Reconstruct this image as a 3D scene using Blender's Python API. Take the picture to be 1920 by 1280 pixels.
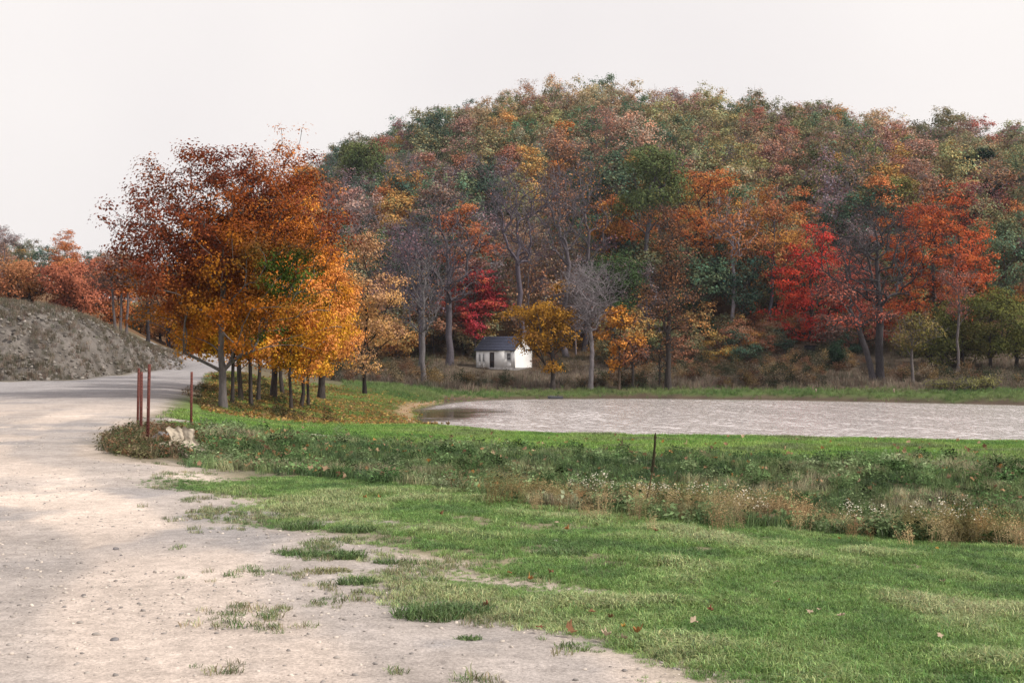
import bpy, math, random
import numpy as np

# ------------------------------------------------------------------ scene, camera, world, sun, exposure
scene = bpy.context.scene
for o in list(bpy.data.objects):
    bpy.data.objects.remove(o)
COL = scene.collection
W0, H0, FPX, HOR, EYE = 1920.0, 1280.0, 2420.0, 660.0, 1.7

cam_d = bpy.data.cameras.new("camera")
cam = bpy.data.objects.new("camera", cam_d)
COL.objects.link(cam)
cam.location = (0, 0, EYE)
cam.rotation_euler = (math.radians(90), 0, 0)
cam_d.sensor_width = 36.0
cam_d.lens = 36.0 * FPX / W0
cam_d.shift_y = -(H0 / 2 - HOR) / W0          # level camera, horizon a little under the middle
cam_d.clip_start = 0.1
cam_d.clip_end = 6000
scene.camera = cam

SUN_EL, SUN_AZ = math.radians(42), math.radians(110)   # azimuth from +Y towards +X
world = bpy.data.worlds.new("World")
scene.world = world
world.use_nodes = True
wn, wl = world.node_tree.nodes, world.node_tree.links
wn.clear()
sky = wn.new("ShaderNodeTexSky")
sky.sky_type = 'NISHITA'
sky.sun_disc = False
sky.sun_elevation = SUN_EL
sky.sun_rotation = SUN_AZ
sky.dust_density = 4.0
bg1 = wn.new("ShaderNodeBackground"); bg1.inputs[1].default_value = 0.06
wl.new(sky.outputs[0], bg1.inputs[0])
bg2 = wn.new("ShaderNodeBackground")           # thin even cloud over the whole sky
tc = wn.new("ShaderNodeTexCoord")
nz = wn.new("ShaderNodeTexNoise"); nz.inputs["Scale"].default_value = 2.2; nz.inputs["Detail"].default_value = 3
wl.new(tc.outputs["Generated"], nz.inputs["Vector"])
cr = wn.new("ShaderNodeValToRGB")
cr.color_ramp.elements[0].position = 0.3; cr.color_ramp.elements[0].color = (0.83, 0.785, 0.775, 1)
cr.color_ramp.elements[1].position = 0.7; cr.color_ramp.elements[1].color = (0.96, 0.91, 0.875, 1)
wl.new(nz.outputs["Fac"], cr.inputs[0]); wl.new(cr.outputs[0], bg2.inputs[0])
bg2.inputs[1].default_value = 1.0
mx = wn.new("ShaderNodeMixShader"); mx.inputs[0].default_value = 0.88
wl.new(bg1.outputs[0], mx.inputs[1]); wl.new(bg2.outputs[0], mx.inputs[2])
wo = wn.new("ShaderNodeOutputWorld"); wl.new(mx.outputs[0], wo.inputs[0])

sun_d = bpy.data.lights.new("sun", 'SUN')
sun_d.energy = 3.6
sun_d.angle = math.radians(5)
sun_d.color = (1.0, 0.93, 0.82)
sun = bpy.data.objects.new("sun", sun_d)
COL.objects.link(sun)
sun.rotation_euler = (math.pi / 2 - SUN_EL, 0, -SUN_AZ + math.pi)

vs = scene.view_settings
vs.view_transform = 'Standard'; vs.look = 'None'; vs.gamma = 1; vs.exposure = 0.25; vs.use_curve_mapping = False
scene.cycles.use_denoising = True
scene.cycles.denoiser = 'OPENIMAGEDENOISE'
scene.cycles.denoising_input_passes = 'RGB_ALBEDO_NORMAL'
scene.cycles.denoising_prefilter = 'ACCURATE'
scene.cycles.max_bounces = 4
scene.cycles.diffuse_bounces = 2
scene.cycles.transmission_bounces = 3
scene.cycles.caustics_reflective = False
scene.cycles.caustics_refractive = False
scene.cycles.sample_clamp_indirect = 4

rng = np.random.default_rng(7)

# ------------------------------------------------------------------ helpers
def tag(o, label=None, cat=None, group=None, kind=None):
    if label: o["label"] = label
    if cat: o["category"] = cat
    if group: o["group"] = group
    if kind: o["kind"] = kind
    return o

def new_mesh(name, V, F, attrs=None, smooth=False):
    """V (n,3); F list of index arrays (m,k) or one array."""
    me = bpy.data.meshes.new(name)
    V = np.asarray(V, dtype=np.float32).reshape(-1, 3)
    if not isinstance(F, (list, tuple)): F = [F]
    F = [np.asarray(f, dtype=np.int32) for f in F if len(f)]
    me.vertices.add(len(V)); me.vertices.foreach_set("co", V.ravel())
    loops = np.concatenate([f.ravel() for f in F]).astype(np.int32)
    tot = np.concatenate([np.full(len(f), f.shape[1]) for f in F]).astype(np.int32)
    start = np.concatenate([[0], np.cumsum(tot)[:-1]]).astype(np.int32)
    me.loops.add(len(loops)); me.loops.foreach_set("vertex_index", loops)
    me.polygons.add(len(tot)); me.polygons.foreach_set("loop_start", start)
    me.polygons.foreach_set("loop_total", tot)
    if smooth:
        me.polygons.foreach_set("use_smooth", np.ones(len(tot), dtype=bool))
    me.update(calc_edges=True)
    for k, a in (attrs or {}).items():
        a = np.asarray(a, dtype=np.float32)
        if a.ndim == 1:
            at = me.attributes.new(k, 'FLOAT', 'POINT'); at.data.foreach_set("value", a)
        else:
            if a.shape[1] == 3: a = np.hstack([a, np.ones((len(a), 1), np.float32)])
            at = me.attributes.new(k, 'FLOAT_COLOR', 'POINT'); at.data.foreach_set("color", a.ravel())
    return me

def add(name, me, mat=None, parent=None, loc=None, rz=0.0, color=None):
    o = bpy.data.objects.new(name, me)
    COL.objects.link(o)
    if mat is not None and me is not None and not me.materials: me.materials.append(mat)
    if parent is not None: o.parent = parent
    if loc is not None: o.location = loc
    o.rotation_euler[2] = rz
    if color is not None: o.color = (*color, 1)
    return o

class MB:
    """collects shapes into one mesh"""
    def __init__(s): s.V = []; s.F = {3: [], 4: []}; s.n = 0
    def raw(s, V, F):
        V = np.asarray(V, float).reshape(-1, 3); F = np.asarray(F, int)
        s.F[F.shape[1]].append(F + s.n); s.V.append(V); s.n += len(V); return s
    def box(s, c, d, M=None):
        x, y, z = np.array(d) / 2
        V = np.array([[-x,-y,-z],[x,-y,-z],[x,y,-z],[-x,y,-z],[-x,-y,z],[x,-y,z],[x,y,z],[-x,y,z]])
        if M is not None: V = V @ np.asarray(M).T
        return s.raw(V + np.array(c), [[0,3,2,1],[4,5,6,7],[0,1,5,4],[1,2,6,5],[2,3,7,6],[3,0,4,7]])
    def tube(s, P, R, k=6, cap=True):
        P = np.asarray(P, float); n = len(P); R = np.broadcast_to(R, n)
        d = np.gradient(P, axis=0); d /= np.linalg.norm(d, axis=1)[:, None] + 1e-9
        ref = np.array([0.31, 0.95, 0.05]); a = np.cross(d, ref); a /= np.linalg.norm(a, axis=1)[:, None] + 1e-9
        b = np.cross(d, a); t = np.arange(k) / k * 2 * math.pi
        V = P[:, None] + R[:, None, None] * (np.cos(t)[None, :, None] * a[:, None] + np.sin(t)[None, :, None] * b[:, None])
        F = [[i*k+j, i*k+(j+1) % k, (i+1)*k+(j+1) % k, (i+1)*k+j] for i in range(n-1) for j in range(k)]
        s.raw(V, F)
        if cap:
            for i, c in ((0, P[0]), (n-1, P[-1])):
                ring = V[i]
                s.raw(np.vstack([ring, c]), [[j, (j+1) % k, k] for j in range(k)])
        return s
    def mesh(s, name, smooth=False, attrs=None):
        return new_mesh(name, np.vstack(s.V), [np.vstack(f) for f in s.F.values() if f], attrs, smooth)

_perm = np.random.default_rng(99).random((256, 256))
def vnoise(x, y):
    xi = np.floor(x).astype(int); yi = np.floor(y).astype(int)
    fx = x - xi; fy = y - yi
    fx = fx*fx*(3-2*fx); fy = fy*fy*(3-2*fy)
    a = _perm[xi & 255, yi & 255]; b = _perm[(xi+1) & 255, yi & 255]
    c = _perm[xi & 255, (yi+1) & 255]; d = _perm[(xi+1) & 255, (yi+1) & 255]
    return (a*(1-fx)+b*fx)*(1-fy) + (c*(1-fx)+d*fx)*fy
def fbm(x, y, s=1.0, o=4, seed=0):
    x = np.asarray(x, float)/s + 17.3*seed; y = np.asarray(y, float)/s + 41.7*seed
    t = 0; amp = 0.5; tot = 0
    for i in range(o):
        t = t + amp*vnoise(x, y); tot += amp; amp *= 0.5; x = x*2.03+5.1; y = y*2.03+9.7
    return t/tot
def sstep(a, b, x):
    t = np.clip((np.asarray(x, float)-a)/(b-a), 0, 1); return t*t*(3-2*t)
def lerp(a, b, t): return a + (b-a)*t

# ------------------------------------------------------------------ materials
def nodes(name):
    m = bpy.data.materials.new(name); m.use_nodes = True
    n, l = m.node_tree.nodes, m.node_tree.links; n.clear()
    out = n.new("ShaderNodeOutputMaterial")
    return m, n, l, out

def leaf_material(name, instanced, trans=0.35, spec=0.0):
    m, n, l, out = nodes(name)
    a = n.new("ShaderNodeAttribute"); a.attribute_name = "lc"
    if instanced:
        b = n.new("ShaderNodeAttribute"); b.attribute_type = 'INSTANCER'; b.attribute_name = "icol"
    else:
        b = n.new("ShaderNodeObjectInfo")
    mu = n.new("ShaderNodeMix"); mu.data_type = 'RGBA'; mu.blend_type = 'MULTIPLY'; mu.inputs[0].default_value = 1
    l.new(a.outputs["Color"], mu.inputs[6]); l.new(b.outputs["Color"], mu.inputs[7])
    if spec > 0:
        d = n.new("ShaderNodeBsdfPrincipled"); d.inputs["Roughness"].default_value = 0.5
        d.inputs["Specular IOR Level"].default_value = spec
        l.new(mu.outputs[2], d.inputs["Base Color"])
    else:
        d = n.new("ShaderNodeBsdfDiffuse"); l.new(mu.outputs[2], d.inputs[0])
    t = n.new("ShaderNodeBsdfTranslucent"); l.new(mu.outputs[2], t.inputs[0])
    x = n.new("ShaderNodeMixShader"); x.inputs[0].default_value = trans
    l.new(d.outputs[0], x.inputs[1]); l.new(t.outputs[0], x.inputs[2]); l.new(x.outputs[0], out.inputs[0])
    return m

def plain(name, col, rough=0.85, noise=0.25, scale=8.0, bump=0.3, spec=0.3, objcol=False, metallic=0.0, dist=0.01, stretch=(1, 1, 1)):
    m, n, l, out = nodes(name)
    p = n.new("ShaderNodeBsdfPrincipled"); p.inputs["Roughness"].default_value = rough
    p.inputs["Specular IOR Level"].default_value = spec; p.inputs["Metallic"].default_value = metallic
    tcn = n.new("ShaderNodeTexCoord"); mp = n.new("ShaderNodeMapping"); mp.inputs["Scale"].default_value = stretch
    l.new(tcn.outputs["Object"], mp.inputs[0])
    t = n.new("ShaderNodeTexNoise"); t.inputs["Scale"].default_value = scale; t.inputs["Detail"].default_value = 6
    l.new(mp.outputs[0], t.inputs["Vector"])
    mr = n.new("ShaderNodeMapRange"); mr.inputs[1].default_value = 0.25; mr.inputs[2].default_value = 0.75
    mr.inputs[3].default_value = 1-noise; mr.inputs[4].default_value = 1+noise
    l.new(t.outputs["Fac"], mr.inputs[0])
    mu = n.new("ShaderNodeMix"); mu.data_type = 'RGBA'; mu.blend_type = 'MULTIPLY'; mu.inputs[0].default_value = 1
    mu.inputs[6].default_value = (*col, 1); l.new(mr.outputs[0], mu.inputs[7])
    last = mu.outputs[2]
    if objcol:
        oi = n.new("ShaderNodeObjectInfo"); m2 = n.new("ShaderNodeMix"); m2.data_type = 'RGBA'; m2.blend_type = 'MULTIPLY'
        m2.inputs[0].default_value = 1; l.new(last, m2.inputs[6]); l.new(oi.outputs["Color"], m2.inputs[7]); last = m2.outputs[2]
    l.new(last, p.inputs["Base Color"])
    if bump:
        b = n.new("ShaderNodeBump"); b.inputs["Strength"].default_value = bump; b.inputs["Distance"].default_value = dist
        l.new(t.outputs["Fac"], b.inputs["Height"]); l.new(b.outputs[0], p.inputs["Normal"])
    l.new(p.outputs[0], out.inputs[0])
    return m

M_LEAF = leaf_material("tree_leaf", False, 0.18)
M_ILEAF = leaf_material("plant_leaf", True, 0.30)
M_IBLADE = leaf_material("grass_blade", True, 0.30, spec=0.35)
M_OBLADE = leaf_material("tuft_blade", False, 0.30, spec=0.35)
M_DRYLEAF = leaf_material("dry_leaf", False, 0.2)
M_BARK = plain("bark", (1, 1, 1), 0.9, 0.35, 14, 0.6, 0.15, objcol=True, dist=0.02, stretch=(1, 1, .25))

def ground_material():
    m, n, l, out = nodes("ground_cover")
    p = n.new("ShaderNodeBsdfPrincipled"); p.inputs["Roughness"].default_value = 0.92; p.inputs["Specular IOR Level"].default_value = 0.15
    a = n.new("ShaderNodeAttribute"); a.attribute_name = "gcol"
    tcn = n.new("ShaderNodeTexCoord")
    f = None; hs = None
    for sc, amt in ((0.9, .16), (7.0, .22), (45.0, .34)):
        t = n.new("ShaderNodeTexNoise"); t.inputs["Scale"].default_value = sc; t.inputs["Detail"].default_value = 5
        t.inputs["Roughness"].default_value = 0.65
        l.new(tcn.outputs["Object"], t.inputs["Vector"])
        mr = n.new("ShaderNodeMapRange"); mr.inputs[1].default_value = .3; mr.inputs[2].default_value = .7
        mr.inputs[3].default_value = 1-amt; mr.inputs[4].default_value = 1+amt*.8
        l.new(t.outputs["Fac"], mr.inputs[0])
        if f is None: f = mr.outputs[0]
        else:
            x = n.new("ShaderNodeMath"); x.operation = 'MULTIPLY'; l.new(f, x.inputs[0]); l.new(mr.outputs[0], x.inputs[1]); f = x.outputs[0]
        hs = t.outputs["Fac"]
    mu = n.new("ShaderNodeMix"); mu.data_type = 'RGBA'; mu.blend_type = 'MULTIPLY'; mu.inputs[0].default_value = 1
    l.new(a.outputs["Color"], mu.inputs[6]); l.new(f, mu.inputs[7]); l.new(mu.outputs[2], p.inputs["Base Color"])
    b = n.new("ShaderNodeBump"); b.inputs["Strength"].default_value = .55; b.inputs["Distance"].default_value = 0.02
    l.new(hs, b.inputs["Height"]); l.new(b.outputs[0], p.inputs["Normal"]); l.new(p.outputs[0], out.inputs[0])
    return m
M_GROUND = ground_material()

# ------------------------------------------------------------------ terrain
PXS = [-600, -150, 130, 230, 330, 420, 560, 680, 780, 850, 960, 1200, 1500, 1870, 2200, 3200]
PROF = {  # (depth, height) of matching features: rim, ditch, crest, crest, shore, bed, bed, shore, bank, flat, hill foot, slope, ridge, behind, far
 -600: [(18,0),(22,0),(28,0),(36,0),(46,0),(54,.05),(62,.1),(70,.2),(82,6.6),(92,7.4),(140,8),(200,14),(280,18),(460,10),(900,10)],
 -150: [(18,0),(22,0),(28,0),(36,0),(48,0),(58,.0),(66,.0),(74,.1),(86,5.5),(95,6.1),(140,8),(200,13),(280,15),(460,10),(900,10)],
 130: [(18,0),(21,0),(28,0),(38,0),(50,0),(60,0),(70,0),(79,0),(92,4.6),(100,5.0),(145,6.6),(205,10),(285,12.5),(460,9),(900,10)],
 230: [(18,0),(21.5,-.03),(28,0),(38,0),(50,0),(62,0),(78,0),(97,0),(107,3.1),(114,3.4),(150,4.6),(205,8.5),(285,11),(460,9),(900,10)],
 330: [(18.6,0),(21.8,-.15),(29,-.03),(40,-.05),(52,-.03),(66,0),(90,0),(131,.1),(140,1.0),(150,1.4),(166,1.6),(212,5),(290,10),(460,9),(900,10)],
 420: [(18.8,0),(21.8,-.35),(30,-.1),(40,-.3),(50,-.53),(62,-.5),(80,-.2),(100,.1),(120,.6),(145,1.3),(166,1.6),(215,7),(292,16),(470,9),(900,10)],
 560: [(18.2,0),(21.5,-.55),(28.5,-.2),(38,-.5),(50,-.9),(65,-1.2),(80,-1.2),(100,-1.1),(115,-.8),(140,-.2),(165,1.2),(215,13),(295,26),(470,12),(900,10)],
 680: [(17,0),(20.5,-.8),(28.5,-.33),(38,-.55),(55,-1.3),(75,-1.9),(90,-1.75),(105,-1.3),(115,-1.1),(136,-.7),(158,.6),(210,15),(300,34),(480,15),(900,10)],
 780: [(16.2,0),(20,-.9),(28,-.38),(37,-.5),(70,-2.2),(88,-2.42),(93,-2.46),(101,-2.2),(116,-1.6),(136,-.85),(156,.7),(208,17),(300,39),(480,15),(900,10)],
 850: [(15.6,0),(19.6,-.95),(28,-.42),(36.5,-.52),(60,-2.5),(66,-3.2),(95,-3.2),(112,-2.5),(117,-2.1),(140,-.9),(158,.8),(208,17.5),(300,38),(480,15),(900,10)],
 960: [(14.8,-.03),(19,-1.0),(27.5,-.45),(35.5,-.55),(48,-2.5),(54,-3.3),(108,-3.3),(116,-2.5),(119,-2.1),(145,-.55),(158,.8),(210,21.5),(300,45.5),(480,15),(900,10)],
 1200: [(13.8,-.05),(18.3,-1.1),(26.5,-.47),(34.2,-.58),(46,-2.5),(52,-3.4),(108,-3.4),(118,-2.5),(121,-2.05),(145,-.7),(160,1.4),(212,24),(300,46),(480,15),(900,10)],
 1500: [(13.4,-.16),(18,-1.15),(25.5,-.5),(34,-.6),(46,-2.5),(52,-3.4),(104,-3.4),(113,-2.5),(116,-1.95),(138,-.5),(156,2.6),(212,22.5),(300,41.5),(480,15),(900,10)],
 1870: [(12.8,-.25),(17.3,-1.2),(24.4,-.5),(32.4,-.6),(44,-2.5),(50,-3.4),(96,-3.4),(104,-2.5),(107,-1.75),(130,-.8),(148,1.5),(205,19),(295,34.5),(480,15),(900,10)],
 2200: [(12.3,-.3),(17,-1.2),(24,-.5),(32,-.6),(43,-2.5),(49,-3.4),(88,-3.4),(96,-2.5),(99,-1.75),(125,-.8),(145,1.5),(200,18),(290,33),(480,15),(900,10)],
 3200: [(12,-.3),(17,-1.0),(24,-.5),(32,-.6),(42,-1.6),(48,-1.8),(76,-1.6),(84,-1.5),(88,-1.4),(120,-.8),(145,1.5),(200,16),(290,28),(480,15),(900,10)],
}
_P = np.array([PROF[p] for p in PXS])               # (cols, feats, 2)
_fine = np.arange(-600, 3201, 10.0)
_D = np.stack([np.interp(_fine, PXS, _P[:, k, 0]) for k in range(_P.shape[1])], 1)
_Z = np.stack([np.interp(_fine, PXS, _P[:, k, 1]) for k in range(_P.shape[1])], 1)
_k = np.exp(-0.5*(np.arange(-9, 10)/3.5)**2); _k /= _k.sum()
def _sm(a):
    p = np.pad(a, ((9, 9), (0, 0)), mode='edge')
    return np.stack([np.convolve(p[:, i], _k, 'valid') for i in range(a.shape[1])], 1)
_D, _Z = _sm(_D), _sm(_Z)
NF = _D.shape[1]
LG = np.arange(-3.0, 7.0, 0.01)                     # table over log depth
def _build_table():
    T = np.zeros((len(_fine), len(LG)))
    Dg = np.exp(LG)
    for c in range(len(_fine)):
        xk = np.concatenate([[0.01, 4.0], _D[c]]); zk = np.concatenate([[0, 0], _Z[c]])
        h = np.diff(xk); s = np.diff(zk)/h
        m = np.zeros(len(xk))
        for i in range(1, len(xk)-1):
            if s[i-1]*s[i] > 0:
                w1 = 2*h[i]+h[i-1]; w2 = h[i]+2*h[i-1]
                m[i] = (w1+w2)/(w1/s[i-1]+w2/s[i])
        i = np.clip(np.searchsorted(xk, Dg)-1, 0, len(h)-1)
        t = np.clip((Dg-xk[i])/h[i], 0, 1)
        T[c] = ((1+2*t)*(1-t)**2*zk[i] + t*(1-t)**2*h[i]*m[i] + t*t*(3-2*t)*zk[i+1] + t*t*(t-1)*h[i]*m[i+1])
    return T
TAB = _build_table()
def colpos(x, y):
    u = np.where(y > 0.3, x/np.maximum(y, .3), np.sign(x)*9)
    return np.clip(960 + FPX*u, -600, 3200)
def base_z(x, y):
    x = np.asarray(x, float); y = np.asarray(y, float)
    px = colpos(x, y); c = (px+600)/10.0; ci = np.clip(np.floor(c).astype(int), 0, len(_fine)-2); cf = c-ci
    g = (np.log(np.maximum(y, .06))+3.0)/0.01; gi = np.clip(np.floor(g).astype(int), 0, len(LG)-2); gf = np.clip(g-gi, 0, 1)
    return (TAB[ci, gi]*(1-cf)+TAB[ci+1, gi]*cf)*(1-gf) + (TAB[ci, gi+1]*(1-cf)+TAB[ci+1, gi+1]*cf)*gf
def featD(k, px):
    return np.interp(px, _fine, _D[:, k])
WATER_Z = -2.5
def height(x, y):
    x = np.asarray(x, float); y = np.asarray(y, float)
    z = base_z(x, y)
    far = sstep(15, 120, y)
    z = z + (fbm(x, y, 0.7, 3, 1)-.5)*0.05*(1-far*.5) + (fbm(x, y, 3.5, 3, 2)-.5)*lerp(0.07, 0.3, far)
    hill = sstep(150, 200, y)
    return z + hill*(fbm(x, y, 18, 3, 3)-.5)*5
def hit(px, py, dmin=4.0, dmax=420.0):
    u = (px-960)/FPX; v = (HOR-py)/FPX
    D = np.exp(np.linspace(math.log(dmin), math.log(dmax), 3000))
    zt = height(u*D, D); zr = EYE+v*D
    w = np.where(zt >= zr)[0]
    i = w[0] if len(w) else len(D)-1
    return np.array([u*D[i], D[i], zt[i]])
def on(x, y): return float(height(np.array([x]), np.array([y]))[0])

# --- gravel area and road, outlined on the ground
road_px = [(1300,1330),(1225,1280),(1105,1205),(1010,1160),(915,1112),(860,1064),(800,1018),(680,990),(560,955),(440,918),(360,884),(330,870),(250,866),(196,852),(178,832),(225,800),(285,775),(325,752),(362,728),(390,708),(402,697)]
RP = [tuple(hit(a, b)[:2]) for a, b in road_px]
RP = [(14, -30), (6, 0), (3.2, 4.0)] + RP + [(-23.5,112),(-27,130),(-26,146),(-23,152),(-22,158),(-28,161),(-36,161),(-44,158),(-43,150),(-39,143),(-36.0,136),(-34.5,130)]
RP += [tuple(hit(a, b)[:2]) for a, b in ((300,694),(235,703),(130,713))] + [(-33,70),(-38,40),(-40,0),(-40,-30)]
RP = np.array(RP)
def poly_sd(x, y, P):
    x = np.asarray(x, float).ravel(); y = np.asarray(y, float).ravel()
    d = np.full(len(x), 1e9); ins = np.zeros(len(x), bool)
    for i in range(len(P)):
        a = P[i]; b = P[(i+1) % len(P)]
        e = b-a; L = e@e
        t = np.clip(((x-a[0])*e[0]+(y-a[1])*e[1])/L, 0, 1)
        d = np.minimum(d, np.hypot(x-a[0]-t*e[0], y-a[1]-t*e[1]))
        c = ((a[1] > y) != (b[1] > y)) & (x < (b[0]-a[0])*(y-a[1])/(b[1]-a[1]+1e-12)+a[0])
        ins ^= c
    return np.where(ins, -d, d)                      # negative inside
def gravel_mask(x, y):
    x = np.asarray(x, float).ravel(); y = np.asarray(y, float).ravel()
    sd = poly_sd(x, y, RP)
    near = 1-sstep(30, 60, y)
    # streaky wear along the edge of the lot: the wheel tracks run from lower right to upper left
    a = math.radians(-38); xr = x*math.cos(a)+y*math.sin(a); yr = -x*math.sin(a)+y*math.cos(a)
    n = fbm(xr/3.2, yr, .9, 4, 5)-.5
    n2 = fbm(x, y, .5, 3, 6)-.5
    wide = sstep(26, 14, y)
    sd = sd + n*lerp(1.0, 3.4, wide)*lerp(1, .8, near) + n2*.8
    return 1-sstep(-.7, .8, sd)
# pale wheel track over the dam crest
TRK = np.array([hit(a, b)[:2] for a, b in ((300,785),(380,796),(480,806),(600,817),(740,829),(860,836))])
def track_mask(x, y):
    x = np.asarray(x, float).ravel(); y = np.asarray(y, float).ravel()
    d = np.full(len(x), 1e9); tt = np.zeros(len(x))
    for i in range(len(TRK)-1):
        a, b = TRK[i], TRK[i+1]; e = b-a
        t = np.clip(((x-a[0])*e[0]+(y-a[1])*e[1])/(e@e), 0, 1)
        dd = np.hypot(x-a[0]-t*e[0], y-a[1]-t*e[1]); k = dd < d
        d = np.where(k, dd, d); tt = np.where(k, (i+t)/(len(TRK)-1), tt)
    return (1-sstep(.25, .75, d + (fbm(x, y, .8, 3, 8)-.5)*1.0))*(1-sstep(.6, 1, tt))
MOUND = hit(285, 838)[:2]
def zones(x, y):
    """weights of the ground covers at world points"""
    x = np.asarray(x, float).ravel(); y = np.asarray(y, float).ravel()
    px = colpos(x, y)
    D = [featD(k, px) for k in range(NF)]
    g = gravel_mask(x, y)
    tr = track_mask(x, y)
    wob = (fbm(x, y, 2.5, 3, 11)-.5)
    right = sstep(330, 420, px)
    lawn = (1-sstep(-.3, .5, y-D[0]+wob*1.2))                              # near grass
    slope = sstep(-.4, .4, y-D[0]+wob*1.2)*(1-sstep(-1.6, 2.2, y-D[2]+wob*3.4))*right
    ditch = np.exp(-((y-lerp(D[0], D[1], .62)+wob*.8)/1.9)**2)*sstep(800, 1050, px)
    crest = sstep(-2.2, 1.6, y-D[2]+wob*3.4)*(1-sstep(0, 6, y-D[4]))*sstep(280, 400, px)
    left = sstep(38, 46, y)*(px > 380)*(1-sstep(780, 860, px))*(1-sstep(104, 112, y))
    cut = sstep(-1.5, 1.5, y-D[7])*(1-sstep(330, 350, px))*(1-sstep(-2, 6, y-D[9]))
    bank = sstep(-3, 0, y-D[7])*(1-sstep(1, 5, y-D[8]+wob*3))*sstep(600, 700, px)
    brush = sstep(1, 5, y-D[8]+wob*3)*(1-sstep(-4, 6, y-D[10]))*sstep(420, 560, px)
    forest = sstep(-4, 6, y-D[10])
    sand = np.exp(-((base_z(x, y)-WATER_Z-.16)/.14)**2)*(px < 1000)*(px > 600)*(y > 60)*(y < 116)
    wet = (1-sstep(.12, .5, base_z(x, y)-WATER_Z+(fbm(x, y, 2, 3, 12)-.5)*.5))*sstep(-6, -3, y-D[7])*(px > 830)*(y > 80)
    return dict(wet=wet, g=g, tr=tr, lawn=lawn, slope=slope, ditch=ditch, crest=crest, left=left, cut=cut, bank=bank, brush=brush, forest=forest, sand=sand, px=px, right=right)

def build_ground():
    u1 = np.linspace(-.5, .5, 400); out = .5*np.exp(np.linspace(0, math.log(14), 22))[1:]
    U = np.concatenate([-out[::-1], u1, out])
    rows = [-18, -14, -10, -6, -3, 0, 1.5, 3.0]; d = 3.0
    while d < 950: d += max(.075, .0125*d); rows.append(d)
    R = np.array(rows)
    X = U[None, :]*(R[:, None]+20); Y = np.broadcast_to(R[:, None], X.shape).copy()
    x, y = X.ravel(), Y.ravel()
    z = height(x, y)
    q = zones(x, y)
    al = -.37*x+.93*y+(fbm(x, y, 4, 2, 22)-.5)*3
    z = z + (fbm(x, y, 1.1, 4, 21)-.5)*.5*q['cut'] - np.abs(fbm(al, x*.12, 1.9, 3, 23)-.5)*3.2*q['cut']
    n1 = fbm(x, y, 1.6, 4, 31)[:, None]; n2 = fbm(x, y, 6, 3, 32)[:, None]; n3 = fbm(x, y, .35, 2, 33)[:, None]
    C = np.array
    grav = lerp(C([.50,.425,.38]), C([.62,.525,.465]), sstep(.4, .62, n2)) * (0.86+.28*n1)
    grey = sstep(34, 55, y)[:, None]*.85
    grav = lerp(grav, C([.27,.265,.285])*(.8+.4*n1), np.clip(grey*sstep(.25, .45, n1*.5+n2*.5+.1), 0, 1))
    sdr = poly_sd(x, y, RP)
    lane = sstep(.35, .75, .5+.5*np.cos((sdr+.9+(fbm(x, y, 4, 2, 36)-.5)*1.2)*2*math.pi/2.3))*(.35+.65*fbm(x, y, 2.2, 3, 37))
    grav = lerp(grav, C([.33,.30,.29])*(.75+.5*n3), np.clip(lane*sstep(46, 30, y)*sstep(9, 5, -sdr), 0, .8)[:, None])
    loose = sstep(.5, .62, fbm(x, y, 1.2, 4, 38))*sstep(.4, .6, fbm(x, y, 5, 2, 39))
    grav = lerp(grav, C([.28,.265,.27]), np.clip(loose*.75, 0, 1)[:, None])
    soil = lerp(C([.10,.085,.05]), C([.17,.14,.09]), n1)
    grass = lerp(C([.13,.125,.07]), C([.27,.235,.16]), sstep(.3, .7, n1*.6+n3*.4))
    col = soil.copy()
    def over(c, w): 
        nonlocal col
        col = lerp(col, c, np.clip(w, 0, 1)[:, None])
    over(grass*1.0, q['lawn'])
    over(lerp(C([.045,.06,.025]), C([.12,.10,.06]), sstep(.35, .65, n1*.6+n3*.4)), q['slope'])
    over(lerp(C([.10,.075,.04]), C([.17,.13,.08]), n1), q['ditch'])
    over(lerp(C([.10,.18,.04]), C([.15,.24,.06]), n1), q['crest'])
    over(lerp(C([.17,.11,.035]), C([.09,.14,.03]), sstep(.35, .62, n2*.6+n1*.4)), q['left'])
    over(lerp(C([.085,.075,.066]), C([.20,.18,.168]), sstep(.3, .7, n1*.5+n3*.5)), q['cut'])
    over(lerp(C([.07,.12,.03]), C([.10,.13,.045]), n1), q['bank'])
    over(lerp(C([.06,.05,.035]), C([.13,.10,.075]), n1), q['brush'])
    over(lerp(C([.10,.05,.025]), C([.17,.10,.05]), n1), q['forest'])
    over(lerp(C([.26,.19,.13]), C([.36,.24,.14]), n1), q['sand'])
    over(lerp(C([.05,.038,.028]), C([.12,.085,.06]), n1), q['wet'])
    over(grav*1.0, np.maximum(q['g'], q['tr']*.9))
    nr, nc = X.shape
    idx = np.arange(nr*nc).reshape(nr, nc)
    F = np.stack([idx[:-1, :-1], idx[:-1, 1:], idx[1:, 1:], idx[1:, :-1]], -1).reshape(-1, 4)
    V = np.stack([x, y, z], 1)
    gm = q['g'][F].mean(1) > .5
    for name, sel in (("ground", ~gm), ("gravel_road", gm)):
        f = F[sel]; used = np.unique(f); mp = np.full(len(V), -1); mp[used] = np.arange(len(used))
        me = new_mesh(name, V[used], mp[f], {"gcol": col[used]}, smooth=True)
        o = add(name, me, M_GROUND); tag(o, kind="structure")
build_ground()

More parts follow.
